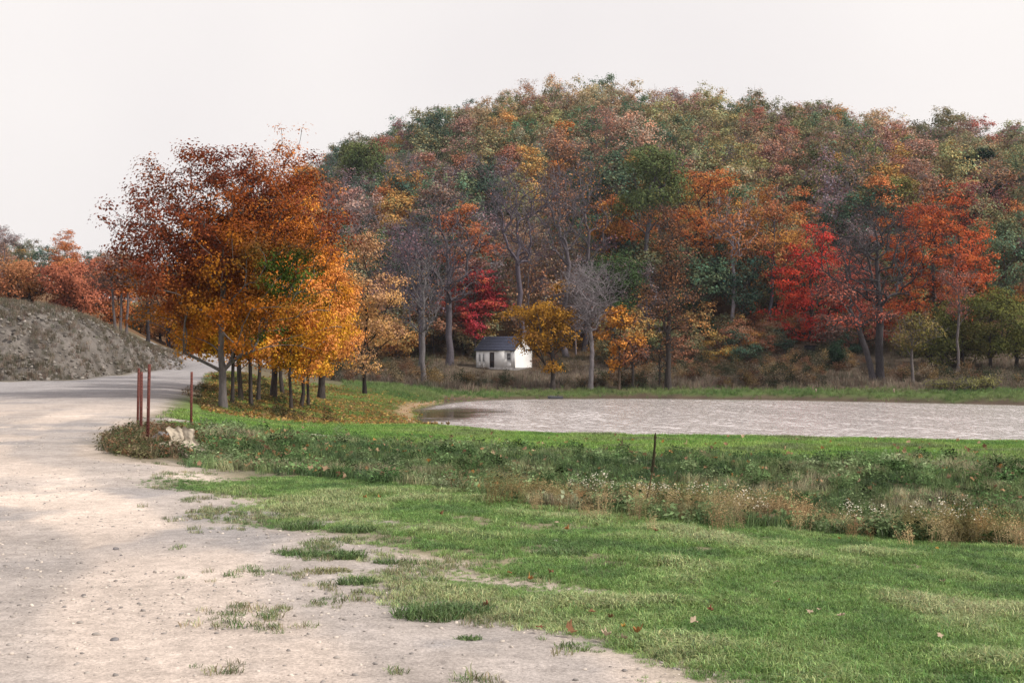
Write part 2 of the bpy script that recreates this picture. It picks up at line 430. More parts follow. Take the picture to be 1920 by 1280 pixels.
# --- water: rippled surface, sheltered and smooth at its left end
def water_material():
    m, n, l, out = nodes("pond_water")
    d = n.new("ShaderNodeBsdfDiffuse"); mixc_ = n.new("ShaderNodeMix"); mixc_.data_type = 'RGBA'; mixc_.inputs[6].default_value = (.54, .50, .495, 1); mixc_.inputs[7].default_value = (.10, .075, .05, 1)   # silty water; brown shallow bed, and the bank's reflection painted at the calm end
    g = n.new("ShaderNodeBsdfGlossy"); g.inputs["Color"].default_value = (1, .97, .98, 1); g.inputs["Roughness"].default_value = .22
    lw = n.new("ShaderNodeFresnel"); lw.inputs["IOR"].default_value = 3.0
    tcn = n.new("ShaderNodeTexCoord")
    t1 = n.new("ShaderNodeTexNoise"); t1.inputs["Scale"].default_value = 4.0; t1.inputs["Detail"].default_value = 3
    l.new(tcn.outputs["Object"], t1.inputs["Vector"])
    cal = n.new("ShaderNodeAttribute"); cal.attribute_name = "calm"
    mr = n.new("ShaderNodeMapRange"); mr.inputs[3].default_value = .5; mr.inputs[4].default_value = .03
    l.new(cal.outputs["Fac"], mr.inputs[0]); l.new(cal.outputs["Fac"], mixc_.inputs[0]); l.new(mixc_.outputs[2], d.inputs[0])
    b = n.new("ShaderNodeBump"); b.inputs["Distance"].default_value = .13
    l.new(mr.outputs[0], b.inputs["Strength"]); l.new(t1.outputs["Fac"], b.inputs["Height"])
    rm = n.new("ShaderNodeMapRange"); rm.inputs[3].default_value = .15; rm.inputs[4].default_value = .02; l.new(cal.outputs["Fac"], rm.inputs[0]); l.new(rm.outputs[0], g.inputs["Roughness"])
    for x in (g, lw): l.new(b.outputs[0], x.inputs["Normal"])
    mx_ = n.new("ShaderNodeMixShader"); l.new(lw.outputs[0], mx_.inputs[0]); l.new(d.outputs[0], mx_.inputs[1]); l.new(g.outputs[0], mx_.inputs[2])
    l.new(mx_.outputs[0], out.inputs[0])
    return m
def build_water():
    U = np.concatenate([np.linspace(-.10, .46, 400), np.linspace(.47, .95, 25)]); Rr = np.arange(46, 121.5, .165)
    X = U[None, :]*Rr[:, None]; Y = np.broadcast_to(Rr[:, None], X.shape); x, y = X.ravel(), Y.ravel().copy()
    tip = np.array(hit(800, 780)[:2])
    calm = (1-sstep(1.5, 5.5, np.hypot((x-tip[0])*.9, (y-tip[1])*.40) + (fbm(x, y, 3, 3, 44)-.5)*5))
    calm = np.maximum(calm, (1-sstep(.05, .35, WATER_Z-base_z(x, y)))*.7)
    r = np.random.default_rng(77); z = np.zeros(len(x))
    for k in range(34):
        wl_ = r.uniform(.42, .95); th = math.pi/2+.25+r.normal()*.55
        z += .0105*wl_*np.sin(2*math.pi/wl_*(x*math.cos(th)+y*math.sin(th))+r.random()*6.28)
    gust = .72+.5*fbm(x*.5, y, 6, 3, 45)
    z = WATER_Z+z*gust*(1-calm*.97)*.44
    idx = np.arange(len(x)).reshape(X.shape)
    F = np.stack([idx[:-1, :-1], idx[:-1, 1:], idx[1:, 1:], idx[1:, :-1]], -1).reshape(-1, 4)
    o = add("pond_water", new_mesh("pond_water", np.stack([x, y, z], 1), F, {"calm": calm}, True), water_material())
    tag(o, kind="structure")
build_water()

# ------------------------------------------------------------------ trees
def rad_profile(kind, t):
    t = np.clip(t, 0, 1)
    if kind == 'round': return np.sqrt(np.clip(1-(2*t-1)**2, 0, 1))
    if kind == 'maple': return np.clip((t+.03)**.42*(1-t)**.62*1.55, 0, 1)
    if kind == 'oval':  return np.clip(np.sin(math.pi*np.clip(t*.93+.05, 0, 1))**.7, 0, 1)
    if kind == 'vase':  return np.clip(.25+.95*t, 0, 1)*np.sqrt(np.clip(1-np.clip((t-.62)/.38, 0, 1)**2, 0, 1))
    if kind == 'cone':  return np.clip((1-t)**.85, 0.03, 1)
    if kind == 'dome':  return np.sqrt(np.clip(1-t**2, 0, 1))
    return np.ones_like(t)

def crown_points(r, n, H, cb, wx, wy, kind, lean=(0, 0), lobes=9, shell=.45, lump=.35):
    """attractor points of a crown made of uneven lobes inside an envelope"""
    hh = H-cb; pts = []; need = n
    lobes = int(lobes*float(np.clip(1.15*hh/wx, .8, 2.4)))
    if lobes:
        cs = []
        for _ in range(4000):
            t = r.random()**.9
            a = r.random()*2*math.pi; rr = float(rad_profile(kind, np.array(t)))
            if r.random() > rr*.8+.2: continue
            q = r.random()**.4*(1-.40*lump-.12)
            c = np.array([math.cos(a)*rr*q, math.sin(a)*rr*q, (.08+.84*t-.5)*2*hh/wx])
            if any(np.linalg.norm(c-d[:3]) < (.52-.16*lump)*(d[3]+.3) for d in cs): continue
            cs.append(np.array([*c, r.uniform(.24, .48)*(.75+.35*rr)]))
            if len(cs) >= lobes: break
        cs = np.array(cs); pr = cs[:, 3]**2; pr /= pr.sum()
        k = r.choice(len(cs), n, p=pr)
        d = r.normal(size=(n, 3)); d[:, 2] += .25; d /= np.linalg.norm(d, axis=1)[:, None]
        p = cs[k, :3]+d*(cs[k, 3]*r.random(n)**shell)[:, None]*[1, 1, .72]
    else:
        while len(pts) < need:
            t = r.random(); a = r.random()*2*math.pi; rr = float(rad_profile(kind, np.array(t)))
            if r.random() > rr*.9+.1: continue
            f = rr*r.random()**shell*(1+.25*math.sin(3*a+5*t+lump*9))
            pts.append((math.cos(a)*f, math.sin(a)*f, (t-.5)*2*hh/wx))
        p = np.array(pts)
    p = p-np.array([0, 0, np.percentile(p[:, 2], 1)])
    z = cb+hh*p[:, 2]/np.percentile(p[:, 2], 99.3)
    sx = 1/np.percentile(np.abs(p[:, 0]), 97)
    bend = (np.clip(z, 0, None)/H)**1.4
    return np.stack([p[:, 0]*sx*wx/2+lean[0]*bend, p[:, 1]*sx*wy/2+lean[1]*bend, z], 1)

def skeleton(r, att, H, trunk_top, lean=(0, 0), wob=.03, droop=.0, up=1.2, alpha=.38, nseg=3, jit=.045, forks=None):
    nt = 9
    zt = np.linspace(0, trunk_top, nt)
    wb = np.cumsum(r.normal(size=(nt, 2))*wob*H/nt, 0); wb[0] = 0
    P = [np.array([lean[0]*(z/H)**1.4+wb[i, 0], lean[1]*(z/H)**1.4+wb[i, 1], z]) for i, z in enumerate(zt)]
    par = [-1]+list(range(nt-1)); L = list(zt)
    main = list(range(nt))
    pos = np.zeros((nt+len(att)*nseg+2, 3)); pl = np.zeros(len(pos)); n = nt
    pos[:nt] = P; pl[:nt] = L
    ok = np.zeros(len(pos), bool); ok[nt//3:nt] = True
    zmin = att[:, 2].min()
    ok[:nt] = pos[:nt, 2] > max(.3*zmin, .12*H) if zmin < trunk_top else ok[:nt]
    if not ok[:nt].any(): ok[nt-1] = True
    c0 = np.array([pos[nt-1, 0], pos[nt-1, 1], zmin])
    tips = []
    for i in np.argsort(np.linalg.norm((att-c0)*[1, 1, .7], axis=1)):
        a = att[i]
        d = a-pos[:n]; ds = np.linalg.norm(d, axis=1)
        cost = ds + alpha*pl[:n] + up*np.maximum(0, -d[:, 2]+.15*ds)
        cost[~ok[:n]] = 1e9
        j = int(np.argmin(cost)); s = pos[j]; dd = ds[j]
        prev = j
        mid = r.normal(size=3)*jit*dd
        bow = np.array([0, 0, 1])*dd*(.10-droop)
        for k in range(1, nseg+1):
            t = k/nseg
            q = s+(a-s)*t + (mid+bow)*4*t*(1-t)*.8
            pos[n] = q; pl[n] = pl[prev]+np.linalg.norm(q-pos[prev]); par.append(prev); ok[n] = True; prev = n; n += 1
        tips.append(prev)
    return pos[:n], np.array(par), np.array(tips)

def radii(pos, par, r_base, r_tip, p=2.3):
    n = len(pos); w = np.zeros(n); ch = np.zeros(n, int)
    for i in range(1, n): ch[par[i]] += 1
    w[ch == 0] = 1
    for i in range(n-1, 0, -1): w[par[i]] += w[i]
    rr = r_tip+(r_base-r_tip)*(w/w[0])**(1/p)
    return rr, w

def wood_mesh(name, pos, par, rr, w, flare=1.35, ksplit=.05, k_thin=3):
    n = len(pos); i = np.arange(1, n); pa = par[1:]
    d = np.zeros((n, 3)); d[1:] = pos[1:]-pos[pa]; d[0] = (0, 0, 1)
    d /= np.linalg.norm(d, axis=1)[:, None]+1e-9
    ref = np.array([.93, .31, .12]); a = ref-d*(d@ref)[:, None]; a /= np.linalg.norm(a, axis=1)[:, None]+1e-9
    b = np.cross(d, a)
    best = np.full(n, -1); bw = np.zeros(n)
    for q in range(1, n):
        if w[q] > bw[par[q]]: bw[par[q]] = w[q]; best[par[q]] = q
    is_main = best[pa] == i
    r0 = np.where(is_main, rr[pa], np.minimum(rr[pa], rr[i]*1.2)); r1 = rr[i]
    r0 = np.where(pa == 0, r0*flare, r0)
    V = []; F = []; base = 0
    for thick in (True, False):
        sel = (r1 > ksplit) == thick
        if not sel.any(): continue
        k = 7 if thick else k_thin
        t = np.arange(k)/k*2*math.pi; c, s = np.cos(t), np.sin(t)
        ii, pp = i[sel], pa[sel]
        fr = np.where(is_main[sel], pp, ii)
        A = pos[pp][:, None]+r0[sel][:, None, None]*(c[None, :, None]*a[fr][:, None]+s[None, :, None]*b[fr][:, None])
        B = pos[ii][:, None]+r1[sel][:, None, None]*(c[None, :, None]*a[ii][:, None]+s[None, :, None]*b[ii][:, None])
        m = len(ii)
        V.append(np.concatenate([A, B], 1).reshape(-1, 3))
        off = base+np.arange(m)[:, None]*(2*k); j = np.arange(k)[None, :]; j2 = (j+1) % k
        F.append(np.stack([off+j, off+j2, off+k+j2, off+k+j], -1).reshape(-1, 4))
        base += m*2*k
    return new_mesh(name, np.vstack(V), [np.vstack(F)], smooth=True)

def leaf_quads(r, C, size, up=.5, asp=.75, curl=.25, outward=None, rnd=1.0):
    """C (n,3) centres -> folded leaf shapes (two triangles each)"""
    n = len(C)
    nrm = r.normal(size=(n, 3))*rnd; nrm[:, 2] = np.abs(nrm[:, 2])+up*1.5*rnd
    if outward is not None: nrm += outward
    nrm /= np.linalg.norm(nrm, axis=1)[:, None]
    t = r.normal(size=(n, 3)); t -= nrm*(t*nrm).sum(1)[:, None]; t /= np.linalg.norm(t, axis=1)[:, None]
    b = np.cross(nrm, t)
    s = (size*r.uniform(.6, 1.3, n))[:, None]
    V = np.stack([C-t*s*.5, C+b*s*asp*.5+nrm*s*curl*.5, C+t*s*.5-nrm*s*curl*.4, C-b*s*asp*.5+nrm*s*curl*.5], 1).reshape(-1, 3)
    o = np.arange(n)[:, None]*4
    F = np.concatenate([o+[0, 1, 2], o+[0, 2, 3]], 0)
    return V, F

def build_tree_meshes(name, seed, H, cb, wx, wy=None, kind='round', n_att=160, leaves=4000, leaf=.2, spread=.5, flat=.6,
                      lean=(0, 0), r_base=None, r_tip=.012, trunk_top=None, colf=None, lump=.4, shell=.5, up=1.2, alpha=.38,
                      twigs=0, droop=0., wob=.05, lobes=9, lump_leaf=None, jit=.06, leaf_on=1.0):
    r = np.random.default_rng(seed); wy = wy or wx
    att = crown_points(r, n_att, H, cb, wx, wy, kind, lean, lobes=lobes, shell=shell, lump=lump)
    trunk_top = trunk_top or cb+(H-cb)*.55
    pos, par, tips = skeleton(r, att, H, trunk_top, lean, wob=wob, up=up, alpha=alpha, droop=droop, jit=jit)
    if twigs:                                        # fine spray at every branch end
        T = np.repeat(tips, twigs); dr = pos[T]-pos[par[T]]; dr /= np.linalg.norm(dr, axis=1)[:, None]+1e-9
        dr = dr+r.normal(size=dr.shape)*.55; dr[:, 2] += .25; dr /= np.linalg.norm(dr, axis=1)[:, None]
        ends = pos[T]+dr*(spread*r.uniform(.5, 1.6, len(T)))[:, None]
        mids = (pos[T]+ends)/2+r.normal(size=ends.shape)*spread*.07
        n0 = len(pos); m = len(T)
        pos = np.vstack([pos, mids, ends]); par = np.concatenate([par, T, n0+np.arange(m)])
        # side twigs from the middle of each spray
        e2 = mids+(dr+r.normal(size=dr.shape)*.8)*(spread*r.uniform(.3, .8, m))[:, None]
        pos = np.vstack([pos, e2]); par = np.concatenate([par, n0+np.arange(m)])
    rr, w = radii(pos, par, (r_base or H*.018)*.9, r_tip)
    rr = np.maximum(rr*(1-.45*np.clip(pos[:, 2]/H, 0, 1)), r_tip*.8)
    trunk = wood_mesh(name+"_wood", pos, par, rr, w)
    crown = None
    if leaves:
        keep = tips[r.random(len(tips)) < leaf_on]
        mid2 = par[keep]
        cen = np.concatenate([pos[keep], pos[keep], (pos[keep]+pos[mid2])/2])
        wgt = r.uniform(.3, 1.6, len(cen)); wgt /= wgt.sum()
        ci = r.choice(len(cen), leaves, p=wgt)
        off = np.clip(r.normal(size=(leaves, 3)), -1.7, 1.7)*spread*[1, 1, flat]*r.uniform(.5, 1.2, (leaves, 1))
        C = cen[ci]+off
        C[:, 2] = np.maximum(C[:, 2], cb*.55)
        ow = C-np.array([lean[0], lean[1], (H+cb)/2]); ow /= np.linalg.norm(ow, axis=1)[:, None]+1e-6
        lo = off/(np.linalg.norm(off, axis=1)[:, None]+1e-6)
        V, F = leaf_quads(r, C, leaf, up=.35, outward=ow*.8+lo*.9, rnd=.62)
        cl = r.uniform(.82, 1.18, len(cen))[ci]       # clump to clump
        if colf is None:
            hue = r.normal(size=len(cen))[ci]*.10 + r.normal(size=leaves)*.07
            br = cl*r.uniform(.80, 1.20, leaves)
            c = np.stack([br*(1+hue), br*(1-hue*.4), br*(1-hue)], 1)
        else:
            c = colf(C, r)*(cl*r.uniform(.74, 1.26, leaves))[:, None]
        c = np.clip(c, 0.003, 2)
        crown = new_mesh(name+"_crown", V, F, {"lc": np.repeat(c, 4, 0)})
    return trunk, crown

BARK_GREY = (.13, .115, .115); BARK_DARK = (.05, .042, .04); BARK_PALE = (.26, .24, .25); BARK_BROWN = (.09, .065, .05)
def place_tree(kind_name, meshes, loc, rz, label, cat="tree", color=(1, 1, 1), bark=BARK_GREY, group=None, scale=1.0, tilt=0.0):
    root = bpy.data.objects.new(kind_name, None); COL.objects.link(root)
    root.location = loc; root.rotation_euler = (0, tilt, rz)
    root.scale = (scale, scale, scale) if np.isscalar(scale) else scale
    root.empty_display_size = .3
    tag(root, label, cat, group)
    add("trunk", meshes[0], M_BARK, root, color=bark)
    if meshes[1] is not None: add("crown", meshes[1], M_LEAF, root, color=color)
    return root

def depth_pt(px, D):
    x = (px-960)/FPX*D; return np.array([x, D, on(x, D)])
def tree_at(kind_name, px, D, top, width, label, seed, crown_bottom=None, color=(1, 1, 1), bark=BARK_GREY, group=None, base_r=None, leanpx=0, **kw):
    """a tree of its own, measured off the photograph: top row, crown width and crown bottom row in its pixels"""
    p = depth_pt(px, D); s = D/FPX
    H = EYE+(HOR-top)*s-p[2]
    cb = EYE+(HOR-crown_bottom)*s-p[2] if crown_bottom else H*.35
    cb = max(cb, .4)
    kw.setdefault('n_att', 150); kw.setdefault('leaf', .2); kw.setdefault('spread', width*s*.075)
    kw.setdefault('leaves', 4000)
    kw['leaves'] = int(kw['leaves']*(1.55 if kw['leaves'] > 2000 else 1.2))
    me = build_tree_meshes(kind_name, seed, H, cb, width*s, lean=(leanpx*s, 0), r_base=(base_r*s if base_r else None), **kw)
    return place_tree(kind_name, me, p-[0, 0, .05], 0, label, color=color, bark=bark, group=group)

C3 = lambda *a: np.array(a, float)
MAROON, RUST, ORANGE, GOLD, YELLOW, PEACH, GREEN = C3(.16,.045,.025), C3(.36,.10,.022), C3(.58,.19,.028), C3(.66,.30,.03), C3(.66,.42,.045), C3(.62,.26,.10), C3(.045,.085,.018)

# --- row of maples along the road
def maple_color(mode):
    def f(C, r):
        H = C[:, 2].max(); t = C[:, 2]/H; x = C[:, 0]
        xn = x/(np.abs(x).max()+1e-6)
        n = fbm(C[:, 0]+C[:, 2]*.6, C[:, 1]+C[:, 2], 1.3, 3, mode)-.5
        n2 = fbm(C[:, 0]-C[:, 2]*.8, C[:, 1]*.7+C[:, 2]*.3, .8, 2, mode+3)-.5
        if mode == 1:      # the big dark one at the near end: maroon top, orange skirts
            k = sstep(.22, .62, t+n*.55-xn*.06)[:, None]
            c = lerp(lerp(ORANGE, GOLD, sstep(0, .4, n2+.15)[:, None])*.72, lerp(RUST*.72, MAROON*1.1, sstep(-.25, .15, n)[:, None]), k)
            gz = 1.2*np.exp(-(((x-2.7)/1.0)**2+((t-.49)/.085)**2))+.8*np.exp(-(((x-1.9)/.7)**2+((t-.27)/.04)**2))
            c = lerp(c, GREEN*(.75+.8*(n2[:, None]+.3)), np.clip(gz*2.6*(.75+n2*1.8), 0, .97)[:, None])
        else:
            k = sstep(-.25, .3, n+xn*.15)[:, None]
            c = lerp(ORANGE, GOLD, k)
            c = lerp(c, YELLOW*[1.05, 1, 1], (sstep(-.12, .2, n2)*sstep(.8, .3, t))[:, None]*.85)
            c = lerp(c, PEACH*1.1, (sstep(.05, .35, -n2+xn*.35)*.75)[:, None])
            c = lerp(c, RUST, (sstep(.6, 1, t+n*.5)*.55)[:, None])
        return c
    return f
ROW = [  # trunk x, depth, top row, crown bottom row, crown width, trunk px, colour mode, label
 (418, 49.5, 285, 640, 395, 19, 1, "dark maroon and orange maple, nearest of the roadside row, with the thickest trunk"),
 (435, 55, 430, 655, 190, 9, 4, "thin trunked orange maple just right behind the thickest roadside trunk"),
 (452, 62, 430, 650, 190, 12, 5, "orange maple with twin looking dark trunk, third in the roadside row"),
 (471, 56, 445, 660, 190, 10, 6, "orange gold maple over the brush, fourth trunk of the roadside row"),
 (484, 66, 385, 660, 215, 9, 7, "orange maple with slim dark trunk, fifth in the roadside row"),
 (512, 73, 262, 655, 215, 15, 8, "tall airy orange maple whose thin top sticks out above the maroon crown"),
 (530, 82, 345, 650, 200, 9, 9, "slender orange maple deep in the roadside row"),
 (546, 62, 425, 690, 180, 8, 10, "golden yellow maple with thin straight trunk on the leaf strewn grass"),
 (564, 68, 415, 685, 170, 9, 11, "yellow orange maple, second thin trunk from the right of the row"),
 (578, 71, 430, 690, 168, 7, 12, "bright orange maple with the rightmost thin trunk of the row"),
 (602, 86, 450, 695, 125, 17, 13, "peach orange maple at the far right end of the roadside row beside the dirt pile"),
]
for i, (px, D, top, cbm, wd, tw, mode, lab) in enumerate(ROW):
    p = depth_pt(px, D); s = D/FPX; H = EYE+(HOR-top)*s-p[2]; cb = EYE+(HOR-cbm)*s-p[2]
    big = i == 0
    sparse = i == 5
    me = build_tree_meshes("maple", 100+i, H, cb, wd*s, wd*s*(.8 if big else .75), 'maple' if not sparse else 'oval',
                           n_att=700 if big else 240, leaves=54000 if big else (9000 if sparse else 19000), leaf=.108 if big else .13,
                           spread=.30 if big else .38, flat=.55, r_base=tw*s*.44, r_tip=.008, colf=maple_color(mode),
                           lump=.42, shell=.42, lobes=30 if big else 16, wob=.03, trunk_top=cb+(H-cb)*(.45 if big else .6), up=1.5)
    place_tree("maple_tree", me, p-[0, 0, .05], 0, lab, bark=BARK_GREY if big else BARK_DARK, group="maples along the gravel road")

# --- single trees that stand out on the far bank and at the foot of the hill
T = tree_at
def mixc(*cols):
    cols = [np.array(c, float) for c in cols]
    def f(C, r):
        n = fbm(C[:, 0]*.9+C[:, 2]*.5, C[:, 1]+C[:, 2]*.8, 1.8, 3, int(abs(C[0, 0]*100)) % 50)
        n = np.clip((n-.25)/.5, 0, .999)*(len(cols)-1)+r.normal(size=len(n))*.15
        n = np.clip(n, 0, len(cols)-1.001); i = n.astype(int); t = (n-i)[:, None]
        A = np.array(cols); return A[i]*(1-t)+A[i+1]*t
    return f
OCHRE = C3(.34,.17,.035); BROWNO = C3(.26,.12,.04); TAN = C3(.34,.23,.12); CRIM = C3(.45,.05,.06); SCAR = C3(.55,.055,.03); BRICK = C3(.42,.09,.04)
OLIVE = C3(.14,.13,.04); DGREEN = C3(.05,.085,.035); MGREEN = C3(.09,.13,.05); PINKB = C3(.36,.16,.12); YGREEN = C3(.22,.22,.06); PURP = C3(.17,.11,.12)

T("small_tree", 1037, 123, 533, 128, "golden brown round tree in front of the white cottage", 201, 690, bark=BARK_DARK, base_r=5.5, kind='oval', leaves=6500, n_att=170, leaf=.2, spread=.42, colf=mixc(OCHRE, C3(.42,.22,.03), BROWNO), leanpx=-8, lump=.45)
T("bare_tree", 1108, 123, 506, 92, "pale leafless tree with upswept grey branches right of the golden brown tree", 202, 620, bark=(.20,.18,.195), base_r=5.5, kind='vase', leaves=0, n_att=170, lobes=0, twigs=4, spread=1.0, trunk_top=4.6, up=3.5, alpha=.05, r_tip=.011, jit=.03)
T("sapling", 1160, 123, 577, 78, "light yellow orange sapling beside the pale leafless tree", 203, 690, bark=BARK_BROWN, base_r=3, kind='oval', leaves=1900, n_att=90, leaf=.24, spread=.35, colf=mixc(C3(.72,.36,.07), C3(.62,.26,.06)), lump=.55)
T("sapling", 1187, 123, 592, 60, "thin pinkish orange sapling, half bare, right of the yellow one", 204, 690, bark=BARK_DARK, base_r=3, kind='oval', leaves=700, n_att=100, leaf=.2, spread=.35, colf=mixc(PINKB, C3(.5,.2,.07)), twigs=2)
T("slender_tree", 1253, 123, 388, 105, "tall slender rust brown tree with long dark trunk by the water", 205, 650, bark=BARK_DARK, base_r=6.5, kind='oval', leaves=2600, n_att=200, leaf=.19, spread=.5, twigs=3, trunk_top=14, colf=mixc(C3(.26,.12,.06), C3(.20,.11,.08), C3(.33,.16,.05)))
T("bare_sapling", 1236, 123, 640, 36, "short bare sapling just left of the tall rust brown tree", 206, 690, bark=BARK_DARK, base_r=2.4, kind='oval', leaves=60, n_att=35, twigs=3, leaf=.15, spread=.3, color=(.3, .17, .08))
T("bare_tree", 1650, 122, 392, 185, "tall dark leafless tree with wide crown between the two red trees", 207, 560, bark=(0.054,0.049,0.054), base_r=9, kind='round', leaves=0, n_att=230, lobes=0, twigs=3, spread=.75, leanpx=-14, r_tip=.012, trunk_top=11.5, lump=.3)
T("leaning_tree", 1638, 121.5, 525, 120, "thin tree leaning left, with sparse pinkish leaves, sharing the bare tree's foot", 208, 610, bark=(.075,.068,.075), base_r=7, kind='oval', leaves=1500, n_att=130, twigs=3, leaf=.2, spread=.5, leanpx=-66, colf=mixc(PINKB, C3(.5,.12,.08)), trunk_top=7)
T("slender_tree", 1712, 120, 590, 85, "thin olive brown tree with light straight trunk right of the bare tree", 209, 650, bark=BARK_GREY, base_r=3.5, kind='oval', leaves=1500, n_att=120, leaf=.2, spread=.5, twigs=1, colf=mixc(OLIVE, C3(.22,.16,.07)))
T("bare_tree", 795, 124, 480, 70, "grey bare tree with pale trunk left of the white cottage", 210, 620, bark=(0.122,0.112,0.119), base_r=6, kind='oval', leaves=120, n_att=98, lobes=0, twigs=3, leaf=.16, spread=.6, color=(.4,.2,.08), trunk_top=9)
T("red_maple_tree", 1523, 157, 425, 160, "scarlet maple with dark box at its foot", 211, 640, bark=BARK_DARK, base_r=6, kind='maple', leaves=9000, n_att=240, leaf=.24, spread=.6, colf=mixc(SCAR, C3(.5,.05,.05), C3(.5,.10,.05), SCAR), lump=.1, lobes=22, flat=.4)
T("red_maple_tree", 1752, 148, 372, 190, "largest red orange maple, right of the bare tree", 212, 620, bark=BARK_DARK, base_r=8, kind='maple', leaves=13000, n_att=300, leaf=.24, spread=.6, colf=mixc(BRICK, C3(.46,.10,.045), C3(.5,.14,.04), C3(.34,.07,.045)), lump=.1, lobes=22, flat=.45)
T("red_maple_tree", 1612, 150, 470, 150, "pinkish red maple partly hidden behind the leaning and bare trunks", 213, 640, bark=BARK_DARK, base_r=5, kind='oval', leaves=4500, n_att=200, leaf=.22, spread=.6, colf=mixc(C3(.40,.07,.05), PINKB, C3(.42,.09,.05)), flat=.4, lump=.15, lobes=16)
T("red_maple_tree", 1845, 176, 352, 150, "dark wine red tree under the black green pine at the right", 214, 530, bark=BARK_DARK, base_r=6, kind='oval', leaves=6500, n_att=200, leaf=.26, spread=.7, colf=mixc(C3(.22,.05,.045), C3(.30,.07,.05), PURP))
T("pine_tree", 1850, 196, 282, 110, "black green pine near the hill top at the right edge", 215, 430, bark=BARK_DARK, base_r=6, kind='round', leaves=7000, n_att=160, leaf=.28, spread=.6, flat=.3, colf=mixc(C3(.012,.03,.022), C3(.02,.045,.03)), up=.2, lump=.6)
T("small_tree", 1796, 133, 480, 70, "small pink leaved sapling in front of the wine red tree", 216, 590, bark=BARK_GREY, base_r=3, kind='oval', leaves=900, n_att=100, leaf=.18, spread=.4, twigs=2, colf=mixc(PINKB, C3(.42,.13,.10)))
T("tulip_tree", 1207, 166, 284, 130, "tall green tree with long straight bare trunk, above the rust brown one", 217, 405, bark=(.10,.095,.11), base_r=6, kind='round', leaves=7500, n_att=190, leaf=.28, spread=.65, colf=mixc(C3(.13,.17,.07), C3(.10,.14,.06), C3(.20,.19,.06)), lump=.6, trunk_top=16)
T("orange_tree", 1326, 172, 318, 175, "big burnt orange tree with layered branches in the middle of the hillside", 218, 520, bark=BARK_DARK, base_r=8, kind='oval', leaves=9500, n_att=260, leaf=.26, spread=.75, flat=.25, colf=mixc(C3(.44,.15,.04), C3(.40,.12,.05), C3(.48,.22,.06)), lump=.5)
T("forest_tree", 1374, 160, 372, 95, "pale barked tree with forked top and sparse orange leaves", 219, 480, bark=(.24,.22,.25), base_r=4.5, kind='oval', leaves=1700, n_att=130, leaf=.26, spread=.6, twigs=2, colf=mixc(C3(.45,.18,.07), C3(.36,.16,.08)), trunk_top=13)
T("forest_tree", 1440, 162, 348, 115, "golden orange tree with thin dark trunk left of the scarlet maple", 220, 500, bark=(.09,.09,.11), base_r=4.2, kind='oval', leaves=3600, n_att=160, leaf=.26, spread=.65, colf=mixc(C3(.50,.26,.07), C3(.40,.19,.06), C3(.36,.13,.07)), lump=.55)
T("bushy_tree", 1150, 150, 478, 105, "dense dark green rounded tree behind the pale leafless one", 221, 585, bark=BARK_DARK, base_r=5, kind='round', leaves=6000, n_att=150, leaf=.22, spread=.6, colf=mixc(DGREEN, C3(.06,.10,.04)), lump=.5)
T("bare_tree", 982, 158, 328, 140, "tall bare grey violet tree above the cottage roof's right end", 222, 490, bark=(0.101,0.086,0.108), base_r=6.5, kind='vase', leaves=250, n_att=161, lobes=0, twigs=3, leaf=.2, spread=.9, color=(.3,.16,.12), trunk_top=13, leanpx=-18, up=2)
T("bare_tree", 1062, 160, 318, 110, "bare grey tree with sinuous trunk above the golden brown tree", 223, 470, bark=(0.115,0.101,0.115), base_r=6, kind='oval', leaves=250, n_att=140, lobes=0, twigs=3, leaf=.2, spread=.8, color=(.3,.17,.12), trunk_top=15, leanpx=-14, wob=.12)
T("bare_tree", 1096, 163, 305, 95, "bare violet tree with a few amber leaves left of the tall green tree", 224, 480, bark=(0.108,0.094,0.108), base_r=5.5, kind='oval', leaves=700, n_att=118, lobes=0, twigs=3, leaf=.22, spread=.8, color=(.45,.22,.08), trunk_top=15, leanpx=8)
T("bare_tree", 843, 152, 365, 150, "large bare tree with forked dark trunk left above the cottage", 225, 560, bark=(0.086,0.076,0.090), base_r=7.5, kind='oval', leaves=350, n_att=189, lobes=0, twigs=3, leaf=.2, spread=.9, color=(.36,.17,.08), trunk_top=14, leanpx=-16)
T("bare_tree", 790, 148, 408, 130, "bushy bare violet tree beside the forked one", 226, 580, bark=(0.086,0.076,0.097), base_r=6, kind='oval', leaves=450, n_att=168, lobes=0, twigs=3, leaf=.2, spread=.8, color=(.25,.13,.12), leanpx=-14)
T("red_maple_tree", 888, 160, 498, 115, "crimson maple with flat tiers of leaves behind the cottage", 227, 610, bark=BARK_DARK, base_r=4.5, kind='oval', leaves=4200, n_att=150, leaf=.26, spread=.6, flat=.2, colf=mixc(CRIM, C3(.40,.045,.06), C3(.45,.12,.06)), lump=.6)
T("shrub", 890, 157.5, 598, 36, "small crimson bush left of the cottage roof", 228, 632, bark=BARK_DARK, base_r=2, kind='round', leaves=900, n_att=50, leaf=.2, spread=.35, colf=mixc(CRIM, C3(.42,.06,.09)))
T("orange_tree", 862, 166, 385, 110, "coral orange tree showing through the forked bare tree", 229, 560, bark=BARK_DARK, base_r=5, kind='oval', leaves=4500, n_att=170, leaf=.26, spread=.7, colf=mixc(C3(.5,.19,.07), C3(.46,.14,.08)), flat=.4)
T("peach_tree", 684, 100, 440, 135, "pale peach tan tree with thin black trunk on the grass by the pond's left end", 230, 690, bark=(.03,.026,.024), base_r=4.2, kind='oval', leaves=6200, n_att=260, leaf=.16, spread=.5, flat=.4, colf=mixc(C3(.50,.27,.13), C3(.58,.34,.13), C3(.40,.23,.15)), lump=.6)
